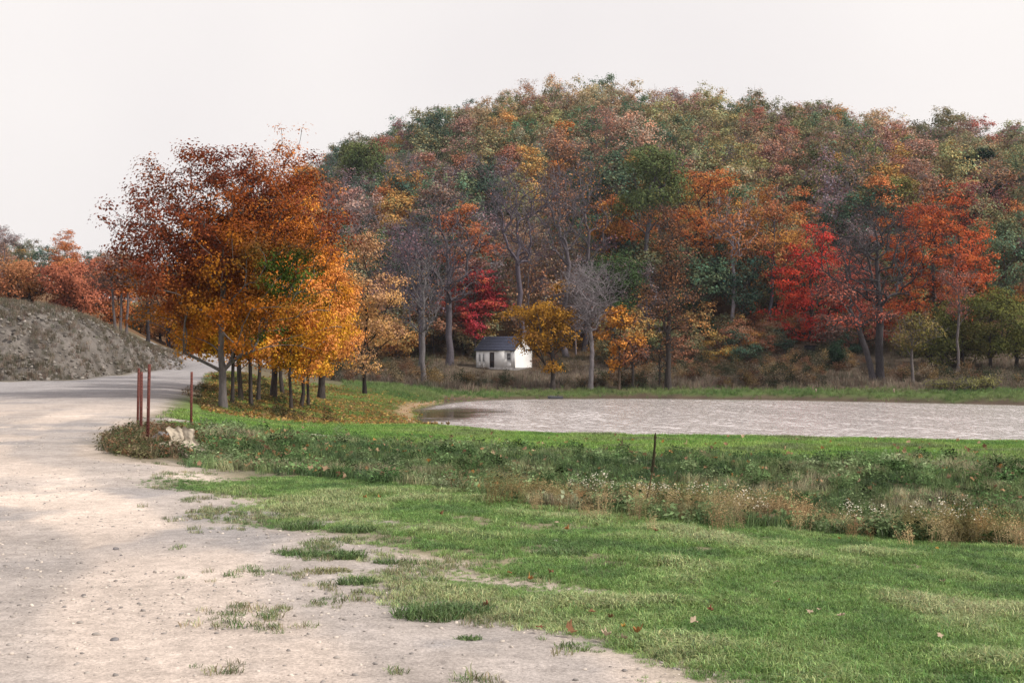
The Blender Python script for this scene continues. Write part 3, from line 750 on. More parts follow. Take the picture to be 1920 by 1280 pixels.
T("orange_tree", 1140, 168, 385, 90, "coral red and amber tree right of the sinuous bare trunk", 231, 490, bark=BARK_DARK, base_r=5, kind='oval', leaves=3400, n_att=140, leaf=.26, spread=.65, flat=.35, colf=mixc(C3(.46,.12,.06), C3(.5,.24,.06)))
T("oak_tree", 1597, 204, 262, 175, "huge spreading green oak high above the tall leafless tree", 232, 405, bark=BARK_DARK, base_r=8, kind='round', leaves=11000, n_att=240, leaf=.34, spread=.9, colf=mixc(C3(.11,.15,.06), C3(.08,.12,.05), C3(.22,.19,.08)), lump=.55, lobes=14)
T("oak_tree", 1668, 186, 335, 135, "yellowish green oak below the huge one's right side", 233, 440, bark=BARK_DARK, base_r=7, kind='round', leaves=8000, n_att=190, leaf=.3, spread=.8, colf=mixc(YGREEN, C3(.13,.15,.06), C3(.28,.24,.08)), lump=.55, flat=.4)
T("oak_tree", 692, 232, 272, 125, "round green tree on the hill's left skyline, right of its twin", 234, 420, bark=BARK_DARK, base_r=6, kind='round', leaves=7000, n_att=180, leaf=.34, spread=.9, colf=mixc(C3(.08,.13,.055), C3(.12,.15,.06)), lump=.5)
T("oak_tree", 652, 236, 270, 80, "leftmost green tree on the skyline of the wooded hill", 235, 340, bark=BARK_DARK, base_r=5, kind='round', leaves=4500, n_att=140, leaf=.34, spread=.8, colf=mixc(C3(.12,.16,.06), C3(.17,.18,.07)), lump=.5)
T("orange_tree", 752, 196, 330, 75, "narrow amber tree running up the left slope", 236, 460, bark=BARK_DARK, base_r=4, kind='oval', leaves=3200, n_att=130, leaf=.3, spread=.7, colf=mixc(C3(.50,.27,.08), C3(.42,.2,.07)))
# olive bushes at the right
for k, (px, D, top, wd, lab) in enumerate(((1745, 140, 590, 110, "olive bush leaning over dark ground, leftmost of the right hand thicket"), (1805, 138, 560, 130, "broad olive green bush in the middle of the right hand thicket"), (1858, 136, 545, 110, "green bush at the right edge of the thicket"), (1905, 137, 560, 120, "green bush running past the right edge of the thicket"))):
    T("thicket_bush", px, D, top, wd, lab, 240+k, 672, bark=BARK_DARK, base_r=4, kind='dome', leaves=6500, n_att=150, leaf=.2, spread=.6, colf=mixc(OLIVE, C3(.10,.12,.04), YGREEN*.9), lump=.5, group="bushes of the right hand thicket")
for k, (px, D, top, wd, lab) in enumerate(((1775, 113, 716, 58, "pale yellow green bush on the right bank, left of its pair"), (1832, 111, 708, 80, "taller pale yellow green bush on the right bank"))):
    T("pale_bush", px, D, top, wd, lab, 250+k, 734, bark=BARK_GREY, base_r=2, kind='dome', leaves=1300, n_att=110, twigs=2, leaf=.13, spread=.35, colf=mixc(C3(.30,.28,.10), C3(.22,.22,.09)), trunk_top=.6)
T("evergreen_bush", 1568, 138, 640, 50, "dark green cedar bush below the scarlet maple", 253, 690, bark=BARK_DARK, base_r=3, kind='cone', leaves=2600, n_att=90, leaf=.16, spread=.35, colf=mixc(C3(.02,.04,.025), C3(.035,.06,.035)))
# left: beyond the road
T("orange_tree", 150, 128, 488, 120, "red orange tree behind the bare cut bank at the left edge", 260, 600, bark=BARK_DARK, base_r=5, kind='round', leaves=7000, n_att=170, leaf=.2, spread=.5, colf=mixc(C3(.42,.15,.085), C3(.36,.12,.08)))
T("orange_tree", 55, 126, 495, 150, "broad orange tree behind the cut bank, beyond the left edge", 261, 600, bark=BARK_DARK, base_r=6, kind='round', leaves=7000, n_att=170, leaf=.2, spread=.5, colf=mixc(C3(.42,.16,.085), C3(.40,.20,.09)))
T("orange_tree", 205, 134, 515, 80, "smaller rusty orange tree right of the red orange one behind the bank", 262, 610, bark=BARK_DARK, base_r=4, kind='oval', leaves=3500, n_att=120, leaf=.2, spread=.5, colf=mixc(C3(.46,.14,.05), C3(.40,.16,.06)))
for k, (px, ln, lab) in enumerate(((216, -12, "left stem of the three thin purple leaved trees above the bank"), (226, 6, "middle stem of the three thin purple leaved trees above the bank"), (237, 12, "right stem of the three thin purple leaved trees above the bank"))):
    T("thin_tree", px, 118, 470+k*8, 85, lab, 263+k, 535, bark=(.10,.085,.09), base_r=3, kind='round', leaves=900, n_att=110, twigs=2, leaf=.18, spread=.5, leanpx=ln, colf=mixc(C3(.22,.10,.09), C3(.30,.17,.10)), group="three thin trees above the cut bank")
T("dark_tree", 277, 139, 500, 90, "dark trunked tree with grey leaves left of the maroon maple's skirt", 267, 590, bark=(.035,.03,.035), base_r=4, kind='oval', leaves=2200, n_att=140, leaf=.2, spread=.5, twigs=1, colf=mixc(C3(.30,.15,.08), C3(.16,.14,.09)))
T("dark_tree", 315, 170, 520, 90, "forked dark trunk where the road bends, with orange leaves", 268, 600, bark=(.035,.03,.035), base_r=4.5, kind='oval', leaves=3000, n_att=140, leaf=.22, spread=.6, colf=mixc(C3(.48,.20,.06), C3(.40,.15,.06)))
for k, (px, D, top, wd, lab) in enumerate(((345, 174, 595, 80, "low orange bush behind the bend of the road, left one"), (392, 176, 585, 80, "low orange bush behind the bend of the road, right one"), (440, 178, 560, 110, "orange understory tree seen between the roadside trunks"), (500, 176, 560, 120, "amber understory tree behind the deep roadside trunks"), (570, 172, 540, 120, "brown amber tree behind the right end of the roadside row"), (300, 178, 570, 80, "rust bush behind the dark trunks left of the road bend"), (262, 172, 560, 70, "grey green bush on the shoulder of the cut bank"))):
    T("understory_bush", px, D, top, wd, lab, 270+k, 655, bark=BARK_DARK, base_r=3, kind='dome', leaves=4200, n_att=130, leaf=.24, spread=.6, colf=mixc(C3(.46,.18,.05), C3(.36,.15,.06), C3(.44,.24,.06)) if k < 6 else mixc(C3(.2,.18,.07), C3(.26,.16,.08)))

# --- the wooded hillside: prototypes, then one object per tree
PROTO = []
for k in range(7):   # broad leafy crowns
    PROTO.append(build_tree_meshes("forest_leafy", 400+k, 15, 2.6+k % 3, 8.6+(k % 2)*1.2, None, 'round', n_att=130, leaves=6000, leaf=.33, spread=.58, flat=.7, r_base=.2, lump=.4, lobes=13))
for k in range(4):   # taller, narrower, layered
    PROTO.append(build_tree_meshes("forest_tall", 420+k, 17, 3+k % 2, 7.2, None, 'oval', n_att=130, leaves=5000, leaf=.34, spread=.62, flat=.5, r_base=.18, lump=.4, lobes=11))
for k in range(4):   # thin leaf, branches showing
    PROTO.append(build_tree_meshes("forest_thin", 440+k, 16, 4.0, 8.5, None, 'oval', n_att=130, leaves=2300, leaf=.32, spread=.7, twigs=3, r_base=.18, r_tip=.016))
for k in range(3):   # leafless
    PROTO.append(build_tree_meshes("forest_bare", 460+k, 16, 5.5, 7.5, None, 'vase', n_att=110, leaves=120, leaf=.3, spread=.9, twigs=3, lobes=0, r_base=.18, r_tip=.016, trunk_top=10, up=2))
for k in range(3):   # understory
    PROTO.append(build_tree_meshes("forest_low", 480+k, 6, .9, 6.0, None, 'dome', n_att=80, leaves=2300, leaf=.28, spread=.6, flat=.4, r_base=.08))
LEAFY, TALL, THIN, BARE, LOW = range(0, 7), range(7, 11), range(11, 15), range(15, 18), range(18, 21)
PAL = {  # name: (colour, kinds)
 'green': (C3(.125,.175,.105), LEAFY), 'dark green': (C3(.07,.115,.08), LEAFY), 'olive': (C3(.21,.20,.115), LEAFY), 'yellow green': (C3(.30,.28,.14), LEAFY),
 'tan': (C3(.42,.32,.21), LEAFY), 'rust': (C3(.36,.165,.11), TALL), 'rosy brown': (C3(.36,.225,.195), TALL), 'amber': (C3(.47,.27,.10), TALL), 'orange': (C3(.47,.20,.08), TALL),
 'thin violet': (C3(.24,.165,.185), THIN), 'thin russet': (C3(.36,.21,.14), THIN), 'leafless grey': (C3(.26,.18,.16), BARE), 'brick red': (C3(.38,.12,.095), TALL)}
def pick_color(px, py, r):
    """mix of kinds by part of the hill (px, py: where it shows in the photograph)"""
    up = 1-np.clip((py-180)/300, 0, 1)
    w = {k: .02 for k in PAL}
    if py < 330:
        w.update({'tan': .25*up+.05, 'yellow green': .2, 'olive': .22, 'green': .16, 'rust': .08, 'rosy brown': .16, 'thin russet': .1, 'thin violet': .05, 'amber': .05})
        if px < 900: w.update({'green': .4, 'dark green': .2, 'tan': .06, 'olive': .3, 'amber': .1, 'yellow green': .1})
        if px > 1450: w.update({'rosy brown': .28, 'tan': .2, 'brick red': .06})
    else:
        w.update({'thin violet': .26, 'leafless grey': .30, 'rust': .07, 'dark green': .14, 'amber': .09, 'orange': .09, 'thin russet': .14, 'olive': .1, 'rosy brown': .06, 'green': .10})
        if px > 1400: w.update({'brick red': .1, 'green': .16, 'olive': .2, 'leafless grey': .1})
    ks = list(w); p = np.array([w[k] for k in ks]); return ks[r.choice(len(ks), p=p/p.sum())]
def forest():
    r = np.random.default_rng(5)
    pts = []
    tries = 0
    while len(pts) < 470 and tries < 60000:
        tries += 1
        D = r.uniform(161, 303); px = r.uniform(420, 1990)
        x = (px-960)/FPX*D
        if D > featD(12, px)+4: continue
        if px < 640 and r.random() > .45: continue
        md = lerp(5.3, 6.6, (D-160)/140)
        if any((x-a)**2+(D-b)**2 < md*md for a, b, _ in pts): continue
        pts.append((x, D, px))
    for _ in range(4000):                            # a few on the low hill at the left
        if len(pts) >= 492: break
        D = r.uniform(185, 290); px = r.uniform(0, 420); x = (px-960)/FPX*D
        if any((x-a)**2+(D-b)**2 < 81 for a, b, _ in pts): continue
        pts.append((x, D, px))
    recs = []
    for x, D, px in pts:
        z = on(x, D); edge = D < 172
        H = r.uniform(12.5, 17) if D > 185 else r.uniform(11, 16)
        if px < 420: H *= .62
        py = HOR-(z+H*.75-EYE)/D*FPX
        name = pick_color(px, py, r); c, kinds = PAL[name]
        k = int(r.choice(list(kinds)))
        h0 = 15 if k < 7 else (17 if k < 11 else 16)
        sc = H/h0
        c = c*(1+r.normal(size=3)*.05)*r.uniform(.85, 1.3)
        recs.append(dict(x=x, D=D, z=z, px=px, py=py, name=name, k=k, s=(sc*r.uniform(.88, 1.18), sc*r.uniform(.88, 1.18), sc), c=np.clip(c, .01, 1), rz=r.uniform(0, 6.28)))
    # understory under the forest edge
    for _ in range(74):
        px = r.uniform(700, 1900); D = r.uniform(156, 182); x = (px-960)/FPX*D; z = on(x, D)
        nm = ['amber', 'yellow green', 'rust', 'orange', 'olive'][r.choice(5, p=[.42, .2, .14, .14, .10])]
        recs.append(dict(x=x, D=D, z=z, px=px, py=HOR-(z+3-EYE)/D*FPX, name=nm+' low', k=int(r.choice(list(LOW))), s=(r.uniform(.6, 1.15),)*3, c=np.clip(PAL[nm][0]*(1+r.normal(size=3)*.1)*.95, .01, 1), rz=r.uniform(0, 6.28)))
    for _ in range(26):
        px = r.uniform(1130, 1600); D = r.uniform(147, 164); x = (px-960)/FPX*D; z = on(x, D)
        nm = ['amber', 'olive', 'rust', 'dark green', 'rosy brown'][r.choice(5)]
        recs.append(dict(x=x, D=D, z=z, px=px, py=HOR-(z+2-EYE)/D*FPX, name=nm+' low', k=int(r.choice(list(LOW))), s=(r.uniform(.4, .8),)*3, c=np.clip(PAL[nm][0]*(1+r.normal(size=3)*.06)*.8, .01, 1), rz=r.uniform(0, 6.28)))
    for _ in range(34):                              # bushes along the ridge, so that it closes
        px = r.uniform(640, 1960); D = featD(12, px)-r.uniform(-4, 14); x = (px-960)/FPX*D; z = on(x, D)
        nm = ['tan', 'olive', 'rosy brown', 'yellow green'][r.choice(4)]
        recs.append(dict(x=x, D=D, z=z, px=px, py=HOR-(z+4-EYE)/D*FPX, name=nm+' low', k=int(r.choice(list(LOW))), s=(r.uniform(1.2, 1.7),)*3, c=np.clip(PAL[nm][0]*(1+r.normal(size=3)*.05), .01, 1), rz=r.uniform(0, 6.28)))
    # what each one is called, by look and by place on the hill
    def where(a):
        row = 'on the skyline' if a['D'] > featD(12, a['px'])-12 else 'on upper slope' if a['D'] > 255 else 'halfway up hill' if a['D'] > 208 else 'on lower slope' if a['D'] > 178 else 'at hill foot'
        marks = ((0, 'far left past the bank'), (130, 'above the cut bank'), (250, 'behind the maroon maple'), (430, 'behind the maple row'), (620, 'above the peach tree'), (760, 'left of the cottage'), (880, 'above the cottage'), (1000, 'above the golden tree'), (1100, 'above the pale sapling'), (1250, 'above the rust tree'), (1400, 'left of the scarlet maple'), (1490, 'above the scarlet maple'), (1590, 'above the tall bare tree'), (1700, 'above the largest maple'), (1800, 'near the pine'), (1870, 'past the right edge'))
        m = [t for p, t in marks if a['px'] >= p][-1]
        return row, m
    from collections import defaultdict
    G = defaultdict(list)
    named = sorted((a for a in recs if not a['name'].endswith(' low')), key=lambda a: a['D'])[:290]+[a for a in recs if a['name'].endswith(' low')]
    for a in named:
        row, m = where(a); what = a['name']
        noun = 'bush' if what.endswith(' low') else 'tree'
        a['lab'] = f"{what.replace(' low', '')} {noun} {row}, {m}"; G[a['lab']].append(a)
    for lab, ls in G.items():
        if len(ls) == 1: continue
        ls.sort(key=lambda q: q['px'])
        words = {2: ('left one', 'right one'), 3: ('leftmost', 'middle', 'rightmost')}.get(len(ls)) or ('leftmost',)+tuple(f"{w} from left" for w in ('second', 'third', 'fourth', 'fifth', 'sixth', 'seventh', 'eighth'))[:len(ls)-1]
        for q, wd in zip(ls, words): q['lab'] = f"{lab}, {wd} of {len(ls) if len(ls) > 9 else ('', '', 'two', 'three', 'four', 'five', 'six', 'seven', 'eight', 'nine')[len(ls)]}"
    trees = sorted((a for a in recs if not a['name'].endswith(' low')), key=lambda a: a['D'])
    far = trees[290:]; keep = {id(a) for a in trees[:290]}
    for a in recs:
        low = a['name'].endswith(' low')
        if not low and id(a) not in keep: continue
        place_tree("forest_bush" if low else "forest_tree", PROTO[a['k']], (a['x'], a['D'], a['z']-.3), a['rz'], a['lab'], "bush" if low else "tree",
                   tuple(a['c']), (.17, .15, .17) if a['name'] in ('leafless grey', 'thin violet', 'thin russet') else (.075, .065, .065), "understory bushes at the hill's foot" if low else "trees of the wooded hillside", a['s'])
    return far
FAR_WOOD = forest()

# ------------------------------------------------------------------ white cottage
M_WHITE = plain("white_paint", (.86, .86, .87), .7, .06, 3, .15)
M_ROOF = plain("roof_shingle", (.040, .045, .075), .8, .45, 5, .5)
M_DOOR = plain("screen_door", (.07, .045, .04), .7, .3, 6, .1)
M_SCREEN = plain("door_screen", (.05, .05, .055), .6, .3, 20, .1)
M_GLASS = plain("window_glass", (.10, .10, .115), .15, .2, 2, 0, spec=.6)
M_SASH = plain("sash_paint", (.62, .62, .64), .6, .1, 5, .1)
M_TRIMS = plain("trim_shadow_wood", (.30, .22, .18), .8, .3, 5, .1)  # even grey-brown wood colour for the marker stakes
M_ROCK_ = plain("foundation_stone", (.20, .19, .19), .9, .4, 6, .6)
def cottage():
    L, W, HE, RH = 5.5, 3.5, 2.15, 1.45
    th = math.radians(-36); c0 = depth_pt(893, 150.5)
    ctr = np.array([c0[0]+L/2*math.cos(th)-W/2*math.sin(th), c0[1]+L/2*math.sin(th)+W/2*math.cos(th), -.18])
    root = bpy.data.objects.new("cottage", None); COL.objects.link(root)
    root.location = ctr; root.rotation_euler[2] = th
    tag(root, "small white cottage with blue grey gable roof behind the golden brown tree", "cottage")
    t = .12
    opens = [(.40, .62, .80, 1.62), (.98, 1.20, .80, 1.62), (1.95, 2.62, .0, 1.85), (4.45, 4.98, .95, 1.75)]   # x0,x1,z0,z1
    wall = MB(); y = -W/2+t/2; x = 0
    for x0, x1, z0, z1 in opens:
        wall.box(((x+x0)/2-L/2, y, HE/2), (x0-x, t, HE))
        if z0 > 0: wall.box(((x0+x1)/2-L/2, y, z0/2), (x1-x0, t, z0))
        wall.box(((x0+x1)/2-L/2, y, (z1+HE)/2), (x1-x0, t, HE-z1))
        x = x1
    wall.box(((x+L)/2-L/2, y, HE/2), (L-x, t, HE))
    wall.box((0, W/2-t/2, HE/2), (L, t, HE))
    for sx in (-1, 1):                               # gable ends
        xa = sx*(L/2-.001); xb = xa-sx*t
        prof = [(-W/2+t, 0), (W/2-t, 0), (W/2-t, HE), (0, HE+RH-.06), (-W/2+t, HE)]
        V = [(xa, p, q) for p, q in prof]+[(xb, p, q) for p, q in prof]
        wall.raw(V, [[0, 1, 2], [0, 2, 4], [4, 2, 3], [5, 7, 6], [5, 9, 7], [9, 8, 7]]).raw(V, [[i, i+5, (i+1) % 5+5, (i+1) % 5] for i in range(5)])
    add("wall", wall.mesh("cottage_wall"), M_WHITE, root)
    for cx_ in (-L/2+.05, L/2-.05):
        add("corner_board", MB().box((cx_, -W/2-.012, HE/2), (.12, .024, HE)).mesh("corner_board"), M_SASH, root)
    add("corner_board", MB().box((L/2+.012, -W/2+.06, HE/2), (.024, .11, HE)).mesh("corner_board"), M_SASH, root)
    bd = MB().box((0, 0, 0), (L-.26, .012, .02)).mesh("siding_edge"); bd.materials.append(M_SASH)
    for k in range(4):
        q_ = add("siding_edge", bd, None, root); q_.location = (0, -W/2-.007, HE-.06-k*.075)
    add("foundation", MB().box((0, 0, -.44), (L+.04, W+.04, 1.1)).mesh("foundation"), M_ROCK_, root)
    ov, eo = .22, .25; sl = math.hypot(W/2, RH)
    for sy in (-1, 1):
        m = MB(); ang = math.atan2(RH, W/2)*(-sy)
        R = np.array([[1, 0, 0], [0, math.cos(ang), -math.sin(ang)], [0, math.sin(ang), math.cos(ang)]])
        ln = sl+eo; cy = sy*(W/2+eo*math.cos(abs(ang)))/2; cz = HE+RH-(ln/2)*math.sin(abs(ang))+.06
        m.box((0, cy, cz), (L+2*ov, ln, .07), R)
        rf = add("roof", m.mesh("roof_slope"), M_ROOF, root)
        if sy < 0:
            for k in range(9):                       # courses of shingles standing slightly proud
                q = MB(); f = (k+.5)/9-.5
                q.box((0, cy+f*ln*math.cos(abs(ang)), cz+f*ln*math.sin(abs(ang))+.045), (L+2*ov-.02, ln/9*.96, .018), R)
                add("shingle_course", q.mesh("shingle_course"), M_ROOF, rf)
    for x0, x1, z0, z1 in (opens[0], opens[1], opens[3]):
        cx, cz = (x0+x1)/2-L/2, (z0+z1)/2; fw = .045; m = MB(); yf = -W/2-.012
        for xx in (x0-L/2, x1-L/2): m.box((xx, yf, cz), (fw, .06, z1-z0+fw))
        for zz in (z0, z1): m.box((cx, yf-.003, zz), (x1-x0, .06, fw))
        rows = 3 if x1-x0 < .3 else 2
        for k in range(1, rows): m.box((cx, yf+.03, z0+(z1-z0)*k/rows), (x1-x0, .03, .05 if rows == 2 else .03))
        m.box((cx, yf+.031, cz), (.03, .03, z1-z0))
        wnd = add("window", m.mesh("window_frame"), M_SASH, root)
        add("pane", MB().box((cx, -W/2+.07, cz), (x1-x0, .012, z1-z0)).mesh("pane"), M_GLASS, wnd)
        add("sill", MB().box((cx, -W/2-.05, z0-.05), (x1-x0+.14, .12, .04)).mesh("sill"), M_WHITE, wnd)
    x0, x1, z0, z1 = opens[2]; cx = (x0+x1)/2-L/2; m = MB()
    for xx in (x0-L/2+.05, x1-L/2-.05): m.box((xx, -W/2+.03, z1/2), (.1, .05, z1))
    for zz in (.08, .8, z1-.06): m.box((cx, -W/2+.03, zz), (x1-x0-.2, .05, .12))
    d = add("door", m.mesh("door_frame"), M_DOOR, root)
    add("screen", MB().box((cx, -W/2+.045, z1/2), (x1-x0-.2, .01, z1)).mesh("screen"), M_SCREEN, d)
    add("handle", MB().tube([(cx+.2, -W/2-.01, .95), (cx+.2, -W/2-.04, 1.0), (cx+.2, -W/2-.01, 1.05)], .012).mesh("handle"), M_SCREEN, d)
cottage()

# ------------------------------------------------------------------ steel fence posts, rock, sack, culvert, stalk and the small things by the water
M_RUST = plain("rusty_steel", (.125, .04, .033), .8, .4, 25, .3)
def tpost(px, basey, top, label, D=None, tilt=0.0, rz=0.3):
    p = hit(px, basey) if D is None else depth_pt(px, D)
    h = (basey-top)/FPX*p[1]+.0
    root = bpy.data.objects.new("fence_post", None); COL.objects.link(root)
    root.location = p; root.rotation_euler = (0.0, tilt, rz); tag(root, label, "fence post", "rusty steel posts by the gravel")
    m = MB(); n = 14
    zs = np.linspace(-.3, h, n)
    for c, d in (((0, -.012), (.056, .011)), ((0, .020), (.011, .052))): m.box((c[0], c[1], (h-.3)/2), (d[0], d[1], h+.3))
    add("stem", m.mesh("post_stem"), M_RUST, root)
    st = MB().box((0, 0, 0), (.022, .014, .012)).mesh("stud"); st.materials.append(M_RUST)
    k = int(h/.062)
    for i in range(k):
        z = .08+i*.062
        if z > h-.04: break
        q = add("stud", st, None, root); q.location = (0, -.028, z)
tpost(258, 798, 690, "thin rusty post, far left of the three standing together", tilt=.02)
tpost(264, 815, 697, "shortest rusty post, middle of the three standing together", tilt=.01, rz=.9)
tpost(277, 834, 683, "tallest rusty post, right and nearest of the three together", tilt=.025, rz=-.2)
tpost(358, 800, 697, "rusty steel post standing alone to the right of the others", tilt=.012, rz=.5)

def rock_mesh(name, r, sx, sy, sz, sub=2, rough=.22, f=1.6):
    import bmesh
    bm = bmesh.new(); bmesh.ops.create_icosphere(bm, subdivisions=sub, radius=1)
    V = np.array([v.co[:] for v in bm.verts]); F = np.array([[v.index for v in q.verts] for q in bm.faces]); bm.free()
    o = r.random(3)*50
    n = fbm(V[:, 0]*f+o[0]+V[:, 2]*1.7, V[:, 1]*f+o[1]+V[:, 2]*2.1, 1, 4, 1)-.5
    V = V*(1+rough*2*n)[:, None]
    V = np.sign(V)*np.abs(V)**.85
    return new_mesh(name, V*[sx, sy, sz], F, smooth=False)
M_ROCK = plain("grey_rock", (.17, .16, .165), .9, .4, 9, .8, dist=.03)
M_STONE = plain("road_stone", (.30, .27, .25), .9, .3, 20, .5)
M_CLOTH = plain("tan_sackcloth", (.40, .345, .28), .95, .22, 14, .4)
r0 = np.random.default_rng(11)
for k, (px, py, sz, lab) in enumerate(((303, 832, .17, "largest rough grey rock beside the tan sackcloth"), (290, 833, .12, "grey rock at the foot of the tallest rusty post"), (312, 842, .10, "dark broken rock tucked under the sackcloth's left corner"), (284, 842, .09, "small grey rock left of the tallest rusty post"), (297, 843, .08, "small dark rock in front of the largest rough one"))):
    p = hit(px, py)
    o = add("rock", rock_mesh("rock", r0, sz, sz*.85, sz*.8, 3, .75, 3.2), M_ROCK, loc=p+[0, .05, sz*.45], rz=k*1.3); tag(o, lab, "rock", "grey rocks by the posts")
def sack():
    p = hit(328, 852); n, m = 40, 34
    U, Vv = np.meshgrid(np.linspace(0, 1, n), np.linspace(0, 1, m))
    # a torn sack thrown over the culvert lip: standing back, folded seat, a tail running down to the right
    tt = Vv
    yb = np.interp(tt, [0, .35, .55, .8, 1], [.34, .24, .02, -.14, -.26])
    zb = np.interp(tt, [0, .30, .42, .58, .8, 1], [.42, .20, .13, .12, .03, -.10])
    wid = np.interp(tt, [0, .3, .45, .6, .8, 1], [.34, .32, .58, .52, .34, .22])
    cx = np.interp(tt, [0, .3, .45, .6, .8, 1], [-.02, .04, -.06, .02, .20, .30])
    ed = (fbm(tt*9, U*0+3, 1, 3, 4)-.5)*.10
    x = (cx+(U-.5)*wid+ed*np.sign(U-.5))*1.5
    fold = .014*np.sin(U*15+tt*4+3*fbm(U*2, tt*3, 1, 2, 19))+.008*np.sin(U*29+1+tt*5)+.09*(fbm(U*4, tt*5, 1, 3, 9)-.5)
    y = yb-fold*np.interp(tt, [0, .35, .5, 1], [1, .9, .3, .3])+ .06*np.sin(U*3)
    z = zb+fold*np.interp(tt, [0, .35, .5, 1], [.2, .3, 1.2, 1.0])
    z[0] += (fbm(U[0]*7, U[0]*0+2, 1, 3, 14)-.5)*.12
    V = np.stack([x, y, z], -1).reshape(-1, 3)
    i = np.arange(n*m).reshape(m, n)
    F = np.stack([i[:-1, :-1], i[:-1, 1:], i[1:, 1:], i[1:, :-1]], -1).reshape(-1, 4)
    back = V+[0, .012, -.012]; k = n*m
    rim = np.concatenate([i[0], i[1:, -1], i[-1, ::-1][1:], i[::-1, 0][1:]])
    S = np.stack([rim[:-1], rim[1:], rim[1:]+k, rim[:-1]+k], -1)
    o = add("torn_sack", new_mesh("torn_sack", np.vstack([V, back]), [F, F[:, ::-1]+k, S], smooth=True), M_CLOTH, loc=p+[0, .1, .04])
    tag(o, "crumpled tan sackcloth thrown on the weeds beside the rusty posts", "sack")
sack()

def mullein():
    b = hit(1206, 966, dmin=14.5); top = np.array([(1229-960)/FPX*b[1], b[1], EYE+(HOR-811)/FPX*b[1]])
    t = np.linspace(0, 1, 22)[:, None]; P = b*(1-t)+top*t; P[:, 0] += .03*np.sin(t[:, 0]*3)-.03*t[:, 0]*math.sin(3); P -= b
    root = bpy.data.objects.new("dead_stalk", None); COL.objects.link(root); root.location = b
    tag(root, "tall dark dead weed stalk leaning right above the dry ditch plants", "plant stalk")
    tt = t[:, 0]
    add("stem", MB().tube(P, np.interp(tt, [0, .5, .56], [.009, .008, .007]), 7).mesh("stalk_stem", True), plain("dead_stem", (.10, .075, .04), .9, .3, 30, .3), root)
    k = tt > .5; r = np.random.default_rng(3)
    hp = P[k]; hr = np.interp(tt[k], [.5, .54, .62, .85, .97, 1], [.009, .021, .019, .015, .010, .003])*(1+r.normal(size=len(hp))*.12)
    h = add("seed_head", MB().tube(hp, hr, 9).mesh("seed_head", True), plain("seed_head", (.035, .03, .015), .95, .4, 90, 1.0, dist=.01), root)
    return root
mullein()

M_DARKW = plain("wet_dark_wood", (.05, .052, .06), .5, .4, 6, .4)
def log_float():
    p = hit(1041, 746.5); p[2] = WATER_Z
    root = bpy.data.objects.new("floating_log", None); COL.objects.link(root); root.location = p+[0, -.3, .08]; root.rotation_euler[2] = .06
    tag(root, "dark log lying in the water at the pond's far bank", "log")
    x = np.linspace(-.66, .66, 14); r = np.random.default_rng(6)
    add("bole", MB().tube(np.stack([x, r.normal(size=14)*.012, r.normal(size=14)*.012], 1), .17+.012*r.normal(size=14)-np.where(np.abs(x) > .6, .03, 0), 10).mesh("bole", True), M_DARKW, root)
    add("branch_stub", MB().tube([(.2, 0, .1), (.24, -.05, .22), (.25, -.06, .28)], [.05, .04, .03], 6).mesh("branch_stub", True), M_DARKW, root)
log_float()
def dark_box():
    p = hit(1519, 664); root = bpy.data.objects.new("wooden_crate", None); COL.objects.link(root)
    root.location = p+[0, -.2, 0]; root.rotation_euler[2] = .25; tag(root, "square black box standing under the scarlet maple", "box")
    mt = plain("tarred_wood", (.012, .011, .014), .9, .3, 5, .2)
    add("body", MB().box((0, 0, .50), (1.15, .9, 1.0)).mesh("box_body"), mt, root)
    add("lid", MB().box((0, 0, 1.035), (1.24, .98, .06)).mesh("box_lid"), mt, root)
dark_box()
for px, lab in ((1676, "short white marker stake right of the bare tree's foot"), (1530, "pale stub stake on the far bank below the scarlet maple")):
    p = hit(px, 736); m = MB().box((0, 0, .16), (.10, .09, .5)); m.raw([(-.07,-.06,.41),(.07,-.06,.41),(.07,.06,.41),(-.07,.06,.41),(0,0,.5)], [[0,1,4],[1,2,4],[2,3,4],[3,0,4]])
    o = add("marker_stake", m.mesh("stake"), M_TRIMS, loc=p-[0, 0, .12]); tag(o, lab, "stake", "pale stakes on the far bank")

# ------------------------------------------------------------------ small plants, made once and scattered
def blades(r, n, R, h0, h1, wid, bend=.5, tone=.25):
    a = r.random(n)*6.283; q = np.sqrt(r.random(n))*R
    b = np.stack([np.cos(a)*q, np.sin(a)*q, np.full(n, -.01)], 1)
    d = r.random(n)*6.283; L = r.uniform(h0, h1, n); ln = r.uniform(.1, 1, n)*bend
    hd = np.stack([np.cos(d), np.sin(d), np.zeros(n)], 1); sd = np.stack([-np.sin(d), np.cos(d), np.zeros(n)], 1)
    rot = r.normal(size=n)*.8; sd = sd*np.cos(rot)[:, None]+hd*np.sin(rot)[:, None]
    w = (wid*r.uniform(.6, 1.3, n))[:, None]
    mid = b+hd*(L*ln*.35)[:, None]+np.stack([0*L, 0*L, L*.62], 1)
    tip = b+hd*(L*ln)[:, None]+np.stack([0*L, 0*L, L*(1-.35*ln)], 1)
    V = np.stack([b-sd*w/2, b+sd*w/2, mid+sd*w*.42, mid-sd*w*.42, tip], 1).reshape(-1, 3)
    o = np.arange(n)[:, None]*5
    c = (1+r.normal(size=(n, 1))*tone)*np.array([[1, 1, 1]])+r.normal(size=(n, 1))*np.array([[.12, 0, .05]])
    return V, o+[0, 1, 2, 3], o+[3, 2, 4], np.repeat(np.clip(c, .2, 2), 5, 0)
def tuft_mesh(name, seed, *a, **k):
    r = np.random.default_rng(seed); V, Q, T3, c = blades(r, *a, **k)
    return new_mesh(name, V, [Q, T3], {"lc": c})
